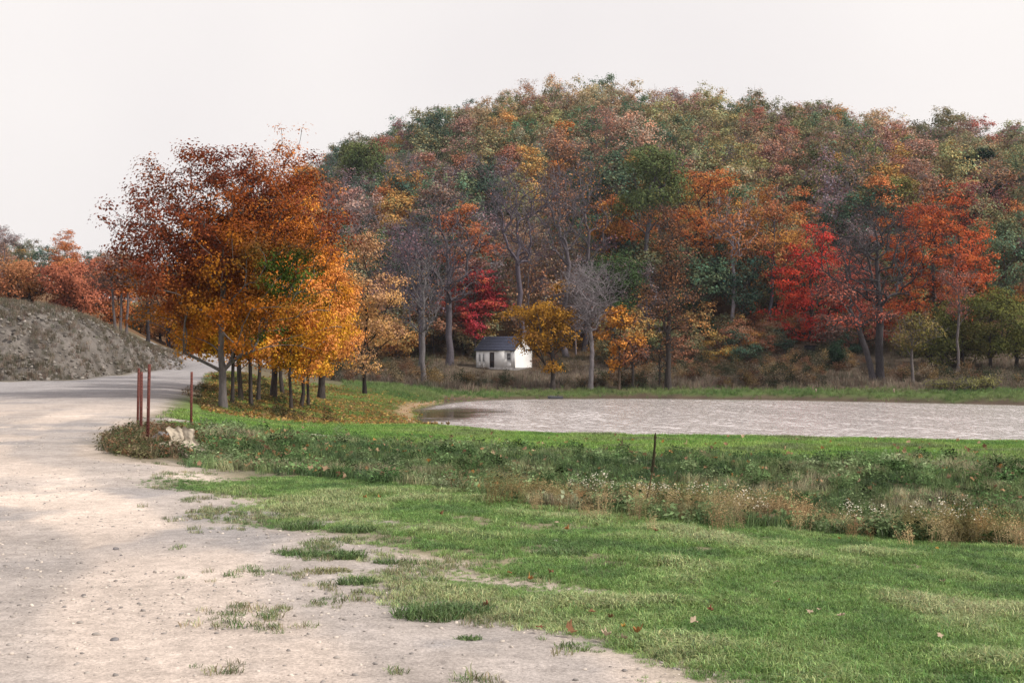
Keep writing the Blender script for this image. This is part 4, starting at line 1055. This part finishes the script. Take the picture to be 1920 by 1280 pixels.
def weed_mesh(name, seed, n=30, h=.2, R=.13, leaf=.06):
    r = np.random.default_rng(seed); a = r.random(n)*6.28; q = np.sqrt(r.random(n))*R
    C = np.stack([np.cos(a)*q, np.sin(a)*q, h*(.15+.85*r.random(n))*(1-.6*(q/R)**2)], 1)
    V, F = leaf_quads(r, C, leaf, up=.9, asp=.62, curl=.2)
    c = np.repeat((1+r.normal(size=(n, 1))*.25)*np.ones((1, 3)), 4, 0)
    V2, Q, T3, c2 = blades(r, 8, R*.6, h*.6, h*1.2, .006)
    return new_mesh(name, np.vstack([V, V2]), [F, Q+len(V), T3+len(V)], {"lc": np.clip(np.vstack([c, c2]), .15, 2)})
def stalk_mesh(name, seed, n=9, h=.6, R=.14, heads=None, hs=.02, hc=(1, 1, 1), sc=(1, 1, 1), nh=14, leafn=20):
    """upright dry stems with side twigs, tiny leaves and seed or flower heads"""
    r = np.random.default_rng(seed); Vs, Fs, Cs = [], [], []; nV = 0
    def put(V, F, c):
        nonlocal nV
        Vs.append(V); Fs.append(F+nV); Cs.append(np.broadcast_to(c, (len(V), 3))); nV += len(V)
    for _ in range(n):
        a = r.random()*6.28; q = math.sqrt(r.random())*R; b = np.array([math.cos(a)*q, math.sin(a)*q, -.02])
        L = h*r.uniform(.55, 1.1); ln = r.normal(size=2)*.16*L; t = b+np.array([ln[0], ln[1], L])
        def rod(p0, p1, w, c):
            sd = np.cross(p1-p0, r.normal(size=3)); sd /= np.linalg.norm(sd)+1e-9; s2 = np.cross(p1-p0, sd); s2 /= np.linalg.norm(s2)+1e-9
            V = np.array([p0+sd*w, p0-sd*w*.5+s2*w*.8, p0-sd*w*.5-s2*w*.8, p1])
            put(V, np.array([[0, 1, 3], [1, 2, 3], [2, 0, 3]]), np.array(sc)*r.uniform(.7, 1.2))
        rod(b, t, .004, sc)
        ends = [t]
        for k in range(4):
            f = r.uniform(.4, .9); p0 = b+(t-b)*f; p1 = p0+np.array([*r.normal(size=2)*.3*L*.35, L*.16]); rod(p0, p1, .0025, sc); ends.append(p1)
        ends = np.array(ends)
        C = ends[r.choice(len(ends), nh)]+r.normal(size=(nh, 3))*[.03, .03, .025]
        V, F = leaf_quads(r, C, hs, up=.8, asp=1.0); put(V, F, np.array(hc)*np.repeat(r.uniform(.75, 1.15, (nh, 1)), 4, 0))
        if leafn:
            f = r.random((leafn, 1))*.9; C = b+(t-b)*f+r.normal(size=(leafn, 3))*[.03, .03, .01]
            V, F = leaf_quads(r, C, .03, up=.3, asp=.35); put(V, F, np.array(sc)*np.repeat(r.uniform(.6, 1.3, (leafn, 1)), 4, 0))
    return new_mesh(name, np.vstack(Vs), np.vstack(Fs), {"lc": np.vstack(Cs)})
def lobed_leaf(name, seed, size=.1, oak=False):
    r = np.random.default_rng(seed)
    ang = np.linspace(0, 2*math.pi, 21)[:-1]
    rad = (.80+.17*np.cos(5*ang)+.07*np.cos(11*ang+1))*r.uniform(.9, 1.1, 20)
    x = np.cos(ang)*rad*size*(.5 if not oak else .32); y = np.sin(ang)*rad*size*.5
    cup = r.uniform(.5, 2.2)
    z = cup*(x*x*r.uniform(-1, 2)+y*y*r.uniform(-.5, 2))/size+r.normal(size=20)*size*.06+.012
    V = np.vstack([np.stack([x, y, z], 1), [[0, 0, .008]]])
    F = [[i, (i+1) % 20, 20] for i in range(20)]
    c = np.repeat(r.uniform(.75, 1.15, (21, 1)), 3, 1)
    return new_mesh(name, V, np.array(F), {"lc": c})
def shrub_mesh(name, seed, h=1.0, w=1.2, n=420, leaf=.09, twn=26):
    r = np.random.default_rng(seed)
    att = crown_points(r, 60, h, .12*h, w, w, 'dome', lobes=5)
    C = att[r.choice(60, n)]+r.normal(size=(n, 3))*.11*h
    C[:, 2] = np.maximum(C[:, 2], .02)
    V, F = leaf_quads(r, C, leaf, up=.4)
    c = np.repeat((1+r.normal(size=(n, 1))*.28)*np.ones((1, 3)), 4, 0)
    Vs, Fs, Cs = [V], [F], [c]; k = len(V)
    for i in range(twn):
        p1 = att[r.integers(60)]*[1, 1, 1.05]; p0 = p1*[.1, .1, 0]; sd = np.array([.008, 0, 0])
        Vs.append(np.array([p0-sd, p0+sd, p0+[0, .012, 0], p1])); Fs.append(np.array([[0, 1, 3], [1, 2, 3], [2, 0, 3]])+k); Cs.append(np.full((4, 3), .7)); k += 4
    return new_mesh(name, np.vstack(Vs), np.vstack(Fs), {"lc": np.clip(np.vstack(Cs), .1, 2)})

def library(name, meshes, mat):
    c = bpy.data.collections.new(name)
    for i, me in enumerate(meshes):
        me.materials.append(mat); o = bpy.data.objects.new(f"{name}_{i:02d}", me); c.objects.link(o)
    return c
L_GRASS = library("lib_grass", [tuft_mesh("tuft", 700+i, 30, .085, .035, .095, .0065, 1.5) for i in range(6)], M_IBLADE)
L_LONG = library("lib_long", [tuft_mesh("long", 720+i, 30, .10, .10, .30, .007, .9) for i in range(5)], M_IBLADE)
L_WEED = library("lib_weed", [weed_mesh("weed", 740+i, 26+6*i, .16+.03*i, .14, .055) for i in range(5)], M_ILEAF)
L_DRY = library("lib_dry", [stalk_mesh("dry", 760+i, 9, .55, .15, hs=.02, hc=(1.15, 1.13, 1.05), leafn=22) for i in range(5)], M_ILEAF)
L_FALL = library("lib_fallen", [lobed_leaf("fallen", 780+i, .11) for i in range(6)], M_ILEAF)
L_SHRUB = library("lib_shrub", [shrub_mesh("brush", 800+i) for i in range(5)], M_ILEAF)
def pebble_mat():
    m, n, l, out = nodes("pebble"); p = n.new("ShaderNodeBsdfDiffuse"); b = n.new("ShaderNodeAttribute"); b.attribute_type = 'INSTANCER'; b.attribute_name = "icol"
    l.new(b.outputs["Color"], p.inputs[0]); l.new(p.outputs[0], out.inputs[0]); return m
rp = np.random.default_rng(21)
L_PEB = library("lib_pebble", [rock_mesh("pebble", rp, 1, .8, .5, 1, .3) for i in range(5)], pebble_mat())

def scatter(name, lib, pts, scale, col, label, cat, tilt=.12, squash=None, idx=None):
    n = len(pts); r = np.random.default_rng(abs(hash(name)) % 1000 if False else sum(map(ord, name)))
    me = bpy.data.meshes.new(name); me.vertices.add(n); me.vertices.foreach_set("co", np.asarray(pts, np.float32).ravel())
    rot = np.stack([r.normal(size=n)*tilt, r.normal(size=n)*tilt, r.random(n)*6.283], 1).astype(np.float32)
    sc = np.repeat(np.asarray(scale, np.float32).reshape(-1, 1), 3, 1) if np.ndim(scale) else np.full((n, 3), scale, np.float32)
    if squash is not None: sc = sc*np.asarray(squash, np.float32)
    a = me.attributes.new("irot", 'FLOAT_VECTOR', 'POINT'); a.data.foreach_set("vector", rot.ravel())
    a = me.attributes.new("iscale", 'FLOAT_VECTOR', 'POINT'); a.data.foreach_set("vector", sc.astype(np.float32).ravel())
    a = me.attributes.new("iidx", 'INT', 'POINT'); a.data.foreach_set("value", (r.integers(0, len(lib.objects), n) if idx is None else idx).astype(np.int32))
    c4 = np.hstack([np.clip(col, .002, 1), np.ones((n, 1))]).astype(np.float32)
    a = me.attributes.new("icol", 'FLOAT_COLOR', 'POINT'); a.data.foreach_set("color", c4.ravel())
    o = bpy.data.objects.new(name, me); COL.objects.link(o)
    ng = bpy.data.node_groups.new(name+"_scatter", 'GeometryNodeTree')
    ng.interface.new_socket("Geometry", in_out='INPUT', socket_type='NodeSocketGeometry')
    ng.interface.new_socket("Geometry", in_out='OUTPUT', socket_type='NodeSocketGeometry')
    N, Lk = ng.nodes, ng.links
    gi = N.new("NodeGroupInput"); go = N.new("NodeGroupOutput")
    ci = N.new("GeometryNodeCollectionInfo"); ci.inputs["Collection"].default_value = lib; ci.inputs["Separate Children"].default_value = True; ci.inputs["Reset Children"].default_value = True
    ip = N.new("GeometryNodeInstanceOnPoints"); ip.inputs["Pick Instance"].default_value = True
    def na(nm, ty):
        q = N.new("GeometryNodeInputNamedAttribute"); q.data_type = ty; q.inputs[0].default_value = nm; return q.outputs[0]
    e2r = N.new("FunctionNodeEulerToRotation")
    Lk.new(na("irot", 'FLOAT_VECTOR'), e2r.inputs[0]); Lk.new(e2r.outputs[0], ip.inputs["Rotation"])
    Lk.new(na("iscale", 'FLOAT_VECTOR'), ip.inputs["Scale"]); Lk.new(na("iidx", 'INT'), ip.inputs["Instance Index"])
    Lk.new(gi.outputs[0], ip.inputs["Points"]); Lk.new(ci.outputs[0], ip.inputs["Instance"]); Lk.new(ip.outputs[0], go.inputs[0])
    md = o.modifiers.new("scatter", 'NODES'); md.node_group = ng
    return tag(o, label, cat, kind="stuff")

HX, HY = depth_pt(935, 148)[:2]
def clear_house(x, y): return sstep(.6, 1.3, np.hypot((x-HX)/5.5, (y-HY)/7.0))
def sample(n, d0, d1, weight, p0=-60, p1=2010, power=0.0, seed=0):
    """ground points in view between two depths, thinned by weight(x, y, zones)"""
    r = np.random.default_rng(900+seed)
    u = r.random(n)
    D = d0+(d1-d0)*u if power == 0 else np.exp(lerp(math.log(d0), math.log(d1), u))
    px = r.uniform(p0, p1, n); x = (px-960)/FPX*D
    q = zones(x, D); w = weight(x, D, q)
    k = r.random(n) < w
    x, D = x[k], D[k]
    return np.stack([x, D, height(x, D)], 1), {a: b[k] for a, b in q.items()}, r
def ramp(n, cols, r, jit=.12):
    cols = np.array(cols); n = np.clip(n, 0, .999)*(len(cols)-1); i = n.astype(int); t = (n-i)[:, None]
    return (cols[i]*(1-t)+cols[i+1]*t)*(1+r.normal(size=(len(n), 1))*jit)

def streak(x, y):
    a = math.radians(-33); xr = x*math.cos(a)+y*math.sin(a); yr = -x*math.sin(a)+y*math.cos(a)
    e = poly_sd(x, y, RP)
    return sstep(.52, .66, fbm(xr/4.5, yr, .7, 3, 57))*(1-sstep(1.2, 3.6, e))
# the farthest trees of the wood, past the ones that can be told apart
def joined(tr, cr):
    a = np.zeros(len(tr.vertices)*3, np.float32); tr.vertices.foreach_get("co", a); b = np.zeros(len(cr.vertices)*3, np.float32); cr.vertices.foreach_get("co", b)
    fa = np.zeros(len(tr.loops), np.int32); tr.loops.foreach_get("vertex_index", fa); fb = np.zeros(len(cr.loops), np.int32); cr.loops.foreach_get("vertex_index", fb)
    c = np.zeros(len(cr.vertices)*4, np.float32); cr.attributes["lc"].data.foreach_get("color", c)
    na_ = len(tr.vertices)
    return new_mesh("far_tree", np.vstack([a.reshape(-1, 3), b.reshape(-1, 3)]), [fa.reshape(-1, 4), fb.reshape(-1, 3)+na_], {"lc": np.vstack([np.full((na_, 3), .32), c.reshape(-1, 4)[:, :3]])})
L_FAR = library("lib_far", [joined(*PROTO[k]) for k in range(18)], M_ILEAF)
if FAR_WOOD:
    scatter("far_wood", L_FAR, np.array([(a['x'], a['D'], a['z']-.3) for a in FAR_WOOD]), 1.0, np.array([a['c'] for a in FAR_WOOD]), "mass of small autumn trees along the top of the wooded hill", "woodland", tilt=.02,
            squash=np.array([a['s'] for a in FAR_WOOD]), idx=np.array([a['k'] for a in FAR_WOOD]))
# near lawn
P, q, r = sample(80000, 5.2, 17.5, lambda x, y, q: np.clip(q['lawn']*(1-q['g']*1.02), 0, 1)**.75*(.12+.88*sstep(.14, .42, fbm(x, y, .45, 3, 51)+.10-.35*streak(x, y))), seed=1)
n1 = fbm(P[:, 0], P[:, 1], 1.3, 3, 52); n2 = fbm(P[:, 0], P[:, 1], .4, 2, 53)
c = ramp(sstep(.25, .75, n1*.55+n2*.45), [(.115,.205,.065), (.18,.30,.085), (.26,.365,.13), (.36,.40,.20)], r, .25)
scatter("lawn_grass", L_GRASS, P, (.40+.62*sstep(.3, .75, n2)*sstep(.3, .6, n1)+.25*r.random(len(P)))*(1-.5*np.clip(q['g']*1.6, 0, 1)), c, "short green grass beside the gravel lot in the foreground", "grass")
# thin growth creeping over the gravel edge
P, q, r = sample(60000, 5.2, 24, lambda x, y, q: np.clip(q['g'], 0, 1)*(1-sstep(.4, 2.6, -poly_sd(x, y, RP)))*sstep(.50, .66, fbm(x, y, .5, 3, 55))*.6*sstep(200, 420, q['px']), seed=2)
c = ramp(r.random(len(P)), [(.12,.19,.07), (.22,.25,.12), (.33,.30,.19)], r, .2)
scatter("creeping_grass", L_GRASS, P, .4+.5*r.random(len(P)), c, "thin patchy grass creeping over the gravel's edge", "grass")
# dam slope: mixed weeds, long grass, dead leaves
P, q, r = sample(30000, 13, 30, lambda x, y, q: q['slope']*(1-q['g'])*(1-.8*np.clip(q['ditch']*1.5, 0, 1))*.62, 280, seed=3)
n1 = fbm(P[:, 0], P[:, 1], 1.4, 3, 61); n2 = fbm(P[:, 0], P[:, 1], .5, 2, 62)
c = ramp(sstep(.25, .75, n1*.6+n2*.4), [(.06,.11,.05), (.11,.18,.065), (.20,.26,.11), (.34,.31,.20)], r, .38)
scatter("slope_grass", L_LONG, P, .35+.55*n2+.2*r.random(len(P)), c, "rough grass on the near slope of the pond dam", "grass")
P, q, r = sample(13000, 13, 31, lambda x, y, q: q['slope']*(1-q['g'])*(.25+.75*sstep(.4, .6, fbm(x, y, 1.1, 3, 63)))*(1-.93*np.clip(q['ditch']*1.6, 0, 1))*.75, 290, seed=4)
c = ramp(fbm(P[:, 0], P[:, 1], .8, 3, 64)*1.1-.05, [(.045,.09,.04), (.09,.16,.06), (.18,.24,.12), (.32,.34,.24)], r, .42)
scatter("slope_weeds", L_WEED, P, .55+.8*r.random(len(P)), c, "low leafy weeds matted over the near slope of the dam", "weeds", tilt=.25)
P, q, r = sample(14000, 13, 33, lambda x, y, q: np.clip(q['slope']*(.16+.84*sstep(800, 480, q['px']))+q['crest']*.05, 0, 1)*(1-q['g'])*.55, 280, seed=5)
c = ramp(r.random(len(P)), [(.20,.10,.07), (.33,.19,.12), (.48,.34,.23), (.50,.24,.08), (.30,.20,.15)], r, .2)
Pz = P+np.stack([0*P[:, 0], 0*P[:, 0], .03+.10*r.random(len(P))], 1)
scatter("slope_dead_leaves", L_FALL, Pz, .6+.5*r.random(len(P)), c, "brown dead leaves caught in the weeds of the dam slope", "leaves", tilt=.6)
# dry ditch plants
P, q, r = sample(17000, 12.5, 22, lambda x, y, q: np.clip(q['ditch']*1.1, 0, 1)*(.5+.5*sstep(.38, .62, fbm(x, y, .9, 2, 66))), 780, seed=6)
c = ramp(fbm(P[:, 0], P[:, 1], .9, 3, 67)*1.3-.15, [(.13,.08,.05), (.26,.16,.085), (.48,.38,.23), (.20,.19,.09), (.34,.22,.11), (.60,.53,.38)], r, .3)
scatter("ditch_dry_weeds", L_DRY, P, .32+.55*r.random(len(P))*sstep(.2, .7, fbm(P[:, 0], P[:, 1], .8, 2, 68)), c, "dry brown weeds standing along the ditch below the dam", "weeds", tilt=.15)
# crest of the dam
P, q, r = sample(34000, 23, 40, lambda x, y, q: q['crest']*(1-q['g'])*(1-q['tr']), 250, seed=7)
n1 = fbm(P[:, 0], P[:, 1], 2.0, 3, 71); n2 = fbm(P[:, 0]*.5, P[:, 1], .8, 2, 72)
c = ramp(sstep(.25, .75, n1*.5+n2*.5), [(.11,.22,.05), (.17,.31,.06), (.25,.37,.09), (.17,.22,.09)], r, .25)
scatter("dam_grass", L_GRASS, P, .8+.9*n2+.3*r.random(len(P)), c, "bright green grass on the crest of the pond dam", "grass")
# sloping meadow under the maples
P, q, r = sample(20000, 36, 112, lambda x, y, q: np.clip(q['left']+.5*q['bank'], 0, 1)*(1-q['g'])*(1-q['sand'])*.9, 380, 1020, seed=8)
n1 = fbm(P[:, 0], P[:, 1], 5, 3, 75)
c = ramp(sstep(.3, .65, n1), [(.20,.18,.06), (.15,.23,.05), (.19,.28,.065)], r, .18)
scatter("meadow_grass", L_GRASS, P, 1.1+.9*r.random(len(P)), c, "grass sloping from the maples down to the pond", "grass")
P, q, r = sample(17000, 36, 112, lambda x, y, q: np.clip(q['left']*1.2+q['sand'], 0, 1)*(1-q['g'])*(.18+.82*sstep(.42, .6, fbm(x, y, 5, 3, 77)))*sstep(900, 700, q['px'])*.8, 360, 900, seed=9)
c = ramp(r.random(len(P)), [(.34,.17,.06), (.46,.26,.08), (.50,.36,.13), (.34,.22,.12), (.24,.12,.06)], r, .2)
scatter("meadow_fallen_leaves", L_FALL, P+[0, 0, .05], 1.0+.7*r.random(len(P)), c, "yellow and orange leaves strewn over the grass below the maples", "leaves", tilt=.4)
# far bank
P, q, r = sample(15000, 95, 126, lambda x, y, q: q['bank']*(height(x, y) > WATER_Z+.02)*(1-.85*q['wet']), 640, seed=10)
c = ramp(fbm(P[:, 0], P[:, 1], 4, 3, 81), [(.07,.13,.05), (.12,.21,.06), (.19,.24,.09), (.22,.19,.11)], r, .2)
scatter("far_bank_grass", L_LONG, P, .9+.8*r.random(len(P)), c, "green grass along the far bank of the pond", "grass")
P, q, r = sample(9000, 108, 162, lambda x, y, q: q['brush']*(.25+.75*clear_house(x, y))*(.4+.6*sstep(.35, .6, fbm(x, y, 6, 3, 83))), 560, seed=11)
c = ramp(fbm(P[:, 0], P[:, 1], 7, 3, 84)*1.2-.1, [(.05,.075,.04), (.08,.095,.05), (.15,.12,.085), (.25,.20,.15), (.10,.075,.06), (.07,.09,.045)], r, .2)
scatter("far_dry_weeds", L_LONG, P, (1.8+2.0*r.random(len(P)))*(.4+.6*clear_house(P[:, 0], P[:, 1])), c, "dry brown weeds between the far bank and the wood", "weeds")
P, q, r = sample(2600, 112, 170, lambda x, y, q: np.clip(q['brush']*.9+q['forest']*.6, 0, 1)*clear_house(x, y)*sstep(.42, .6, fbm(x, y, 8, 3, 86)), 560, seed=12)
c = ramp(r.random(len(P)), [(.035,.05,.03), (.06,.07,.04), (.10,.085,.06), (.17,.09,.06), (.24,.17,.08), (.22,.19,.15)], r, .2)
scatter("far_brush", L_SHRUB, P, .7+.9*r.random(len(P)), c, "low tangled brush at the foot of the wooded hill", "brush")
# cut bank and ground under the maples
P, q, r = sample(18000, 66, 150, lambda x, y, q: q['cut']*(.15+.85*sstep(.42, .6, fbm(x+y*.6, y*2, 3, 3, 91)))*.9, -120, 360, seed=13)
c = ramp(r.random(len(P)), [(.075,.085,.05), (.13,.11,.075), (.22,.18,.135), (.15,.10,.08)], r, .2)
scatter("cut_bank_weeds", L_LONG, P, .9+1.2*r.random(len(P)), c, "sparse dry weeds on the bare cut bank by the road", "weeds")
P, q, r = sample(2600, 44, 100, lambda x, y, q: (1-q['g'])*np.exp(-((poly_sd(x, y, RP)-3.0)/2.6)**2)*sstep(.4, .6, fbm(x, y, 2.5, 3, 93))*.8, 350, 640, seed=14)
c = ramp(r.random(len(P)), [(.035,.05,.025), (.07,.075,.035), (.11,.08,.045), (.22,.13,.06)], r, .25)
scatter("roadside_undergrowth", L_WEED, P, .7+1.5*r.random(len(P))**2, c, "weedy undergrowth at the feet of the roadside maples", "weeds", tilt=.2)
# weedy island round the posts
rI = np.random.default_rng(31); nI = 900
ang = rI.random(nI)*6.283; qq = np.sqrt(rI.random(nI))
PX = 282+np.cos(ang)*qq*88; PY = 834+np.sin(ang)*qq*26
PI_ = np.array([hit(a, b) for a, b in zip(PX[:520], PY[:520])])
c = ramp(rI.random(520), [(.06,.085,.04), (.12,.13,.06), (.20,.15,.10), (.26,.13,.07)], rI, .2)
scatter("island_weeds", L_WEED, PI_, .55+.8*rI.random(520), c, "weeds and dead leaves in the little island round the rusty posts", "weeds", tilt=.25)
PI2 = PI_[:260]+rI.normal(size=(260, 3))*[.15, .15, 0]; PI2[:, 2] = height(PI2[:, 0], PI2[:, 1])
c = ramp(rI.random(260), [(.12,.15,.07), (.24,.19,.13), (.30,.22,.14)], rI, .2)
scatter("island_grass", L_LONG, PI2, .5+.6*rI.random(260), c, "dry grass in the little island round the rusty posts", "grass")
# gravel
P, q, r = sample(26000, 5.2, 34, lambda x, y, q: q['g']*(.25+.75*sstep(.45, .62, fbm(x, y, 1.6, 3, 95)))*.7, -60, 1500, power=1, seed=15)
c = ramp(r.random(len(P)), [(.20,.185,.18), (.33,.30,.285), (.46,.41,.37), (.55,.49,.44)], r, .1)
scatter("loose_gravel", L_PEB, P, .005+.019*r.random(len(P))**4, c, "loose gravel and small stones on the dirt lot", "gravel", tilt=.3)

P, q, r = sample(9000, 66, 140, lambda x, y, q: q['cut']*.8, -120, 350, seed=16)
c = ramp(r.random(len(P)), [(.12,.11,.10), (.20,.185,.17), (.30,.275,.255)], r, .12)
scatter("bank_rubble", L_PEB, P, .04+.16*r.random(len(P))**2.5, c, "grey rubble lying on the bare cut bank", "rubble", tilt=.4)

# ------------------------------------------------------------------ single small things on the ground
# white asters in the ditch
rA = np.random.default_rng(41)
M_ASTER = leaf_material("aster", False, .25)
ASTER = [("broad clump of white asters right of the dead stalk", 1290, 968, 46, 1.15), ("wide patch of cream white asters left of the dead stalk", 1120, 945, 40, .85), ("dense low white asters at the ditch's near edge, right of middle", 1632, 1006, 40, .85), ("tall cream asters at the right edge of the ditch", 1815, 1010, 60, 1.45), ("loose white asters where the ditch turns brown", 1420, 985, 34, .6), ("thin white asters just right of the dead stalk's foot", 1222, 962, 30, .6)]
for k, (lab, px, py, ns, wdt) in enumerate(ASTER):
    p = hit(px, py-4, dmin=11.5); p = np.array([p[0], p[1]+.5, on(p[0], p[1]+.5)])
    me = stalk_mesh("aster_clump", 820+k, int(ns*.55), .40, wdt*.5, hs=.026, hc=(.82, .77, .65), sc=(.26, .20, .11), nh=9, leafn=12)
    o = add("aster_clump", me, M_ASTER, loc=p); tag(o, lab, "wildflowers", "white asters along the ditch")
# tussocks standing alone on the gravel
TUS = [("small dark grass tussock farthest left on the gravel", 566, 992, .20, .16), ("ragged grass tussock right of the farthest left one", 664, 996, .22, .13), ("narrow grass tuft at the left end of the double tussock", 548, 1040, .09, .09), ("low middle part of the long double tussock on the gravel", 596, 1043, .16, .10), ("bushy right end of the long double tussock", 648, 1046, .17, .14), ("flat yellowish grass patch below the long double tussock", 615, 1072, .20, .07), ("dark wiry tuft below the flat grass patch", 668, 1094, .15, .11), ("little green tuft right of the double tussock", 722, 1056, .10, .08), ("largest grass tussock, on the gravel near the bottom", 800, 1158, .24, .17), ("right half of the largest tussock near the bottom", 862, 1150, .20, .15), ("tiny tuft under the largest tussock", 880, 1198, .08, .06), ("broken flat weed right of the largest tussock", 952, 1158, .13, .06), ("dark thick tuft at the start of the lawn, right of the tussocks", 912, 1012, .16, .10), ("long dark tuft in the lawn's bare wheel track", 1052, 1040, .26, .12)]
for k, (lab, px, py, R_, h) in enumerate(TUS):
    p = hit(px, py)
    n = int(420*R_/.2); rr_ = np.random.default_rng(840+k); V, Q, T3, cc = blades(rr_, n, R_*.75, h*.3, h*.85, .0065, 1.6, .3)
    V = V*[1.25, .85, 1]
    base = np.array([[.12, .19, .07]]) if k not in (5, 11) else np.array([[.24, .24, .12]])
    me = new_mesh("tussock", V, [Q, T3], {"lc": cc*base})
    o = add("grass_tussock", me, M_OBLADE, loc=p); tag(o, lab, "grass tuft", "grass tussocks on the gravel")
# fallen leaves lying singly
LEAF = [(1068,1194,.15,"large curled brown oak leaf, biggest at the bottom edge"), (1012,1188,.09,"rusty leaf left of the biggest curled one"), (912,1147,.08,"rust leaf with curled edge on the gravel right of the largest tussock"), (955,1083,.09,"curled orange leaf at the lawn's gravel edge"), (993,1097,.07,"yellow orange leaf right of the curled orange one"), (1033,1082,.07,"small red brown leaf in the lawn's edge"), (1146,1170,.10,"brown leaf in the lawn just above the bottom leaf litter"), (1110,1160,.09,"purplish brown leaf left of the brown one"), (1135,1205,.11,"tan leaf in the litter at the bottom edge"), (1170,1210,.11,"pale brown leaf at the bottom edge of the litter"), (1195,1200,.10,"orange brown leaf at the right end of the bottom litter"), (1518,1158,.12,"pale upturned leaf on the lawn at right"), (1536,1154,.08,"dark red leaf beside the pale upturned one"), (1578,1166,.12,"rust and white curled leaf on the right lawn"), (1456,1100,.11,"pale grey leaf lying in the lawn's dark hollow"), (1480,1150-14,.07,"orange leaf below the lawn's dark hollow"), (1330,1155,.07,"dark rust leaf left in the right lawn"), (1300,1176,.09,"brown leaf with pale edge low on the lawn"), (1573,1018,.10,"upright orange leaf at the ditch's near edge"), (1757,1036,.08,"yellow leaf on the lawn at the far right"), (1768,1100,.10,"small white scrap like leaf on the far right lawn"), (1702,1137,.09,"pale pink leaf on the right lawn"), (1762,1203,.09,"pink leaf near the lower right corner"), (1525,880,.10,"orange leaf standing on the dam slope right of middle"), (1302,880,.12,"bright orange leaf on the dam slope right of the stalk"), (1447,910,.11,"yellow leaf low on the dam slope"), (757,838,.13,"yellow leaf on the dam crest at left"), (884,824,.12,"orange yellow leaf on the crest left of middle"), (937,832,.11,"tan orange leaf on the crest near the pond's end"), (852,840,.11,"rust leaf on the upper slope left of middle"), (730,862,.11,"orange leaf in the left weeds"), (220,850,.16,"bright red orange leaf at the posts' weedy island"), (684,938,.09,"brown orange leaf on the lawn's upper left"), (712,938,.08,"rust leaf beside the brown orange one"), (1044,986,.09,"tan leaf in the middle of the lawn"), (1063,1000,.09,"orange tan leaf in the middle of the lawn"), (827,970,.08,"dark rust leaf on the lawn's left"), (1228,1004,.08,"reddish leaf on the lawn below the stalk"), (1170,1188,.06,"yellow leaf scrap above the bottom litter")]
LC = [(.24,.13,.075), (.36,.18,.075), (.36,.20,.12), (.45,.28,.08), (.46,.36,.27), (.22,.10,.065)]
for k, (px, py, sz, lab) in enumerate(LEAF):
    p = hit(px, py); rr_ = np.random.default_rng(870+k)
    c = LC[1 if 'orange' in lab else 3 if 'yellow' in lab else 4 if ('pale' in lab or 'white' in lab or 'pink' in lab or 'tan' in lab) else 0 if ('brown' in lab) else 5]
    if 'bright' in lab: c = (.52, .15, .035)
    sz *= .68 if px < 1400 else .5
    o = add("fallen_leaf", lobed_leaf("fallen_leaf", 880+k, sz, k % 3 == 0), M_DRYLEAF, loc=p+[0, 0, .035 if py > 1150 or px > 900 else .03], rz=rr_.random()*6.28, color=c)
    o.rotation_euler[0] = rr_.normal()*.28; o.rotation_euler[1] = rr_.normal()*.28
    tag(o, lab, "leaf", "single fallen leaves")
# stones one can pick out on the gravel
ST = [(217,1030,.055,"dark rounded stone on the left of the gravel"), (631,1009,.07,"pale flat stone between the upper tussocks"), (227,1041,.03,"small stone under the dark rounded one"), (395,1000-2,.03,"small grey stone in the middle left gravel"), (410,998,.035,"low grey stone right of the small grey one"), (501,1002,.035,"brownish stone left of the first tussock"), (488,1081,.022,"small brown stone low in the gravel"), (625,1086,.022,"tiny black pebble left of the wiry tuft"), (1042,1016,.06,"rounded grey stone half hidden in the lawn"), (245,1105,.03,"flat stone in the lower left gravel"), (150,1168,.04,"bluish stone near the left edge at the bottom"), (180,1190,.045,"grey stone in the lower left corner gravel"), (215,1200,.05,"dark stone by the lower left corner"), (796,1108,.03,"grey stone right of the wiry tuft"), (760,1152,.03,"small stone left of the largest tussock")]
for k, (px, py, sz, lab) in enumerate(ST):
    p = hit(px, py); rr_ = np.random.default_rng(930+k)
    o = add("stone", rock_mesh("stone", rr_, sz*.55, sz*.42, sz*.26, 2, .35, 1.8), M_STONE if 'dark' not in lab and 'black' not in lab else M_ROCK, loc=p+[0, 0, sz*.08], rz=rr_.random()*6)
    tag(o, lab, "stone", "single stones on the gravel")

# ------------------------------------------------------------------ autumn haze over the valley
def haze():
    m, n, l, out = nodes("autumn_haze")
    v = n.new("ShaderNodeVolumePrincipled"); v.inputs["Color"].default_value = (.80, .84, 1.0, 1); v.inputs["Density"].default_value = HAZE
    v.inputs["Anisotropy"].default_value = .2
    l.new(v.outputs[0], out.inputs["Volume"])
    o = add("haze", MB().box((0, 320, 38), (5600, 1500, 90)).mesh("haze"), m); tag(o, "thin bluish autumn haze filling the valley", "haze", kind="stuff")
HAZE = 0.00012
haze()
scene.cycles.volume_bounces = 0
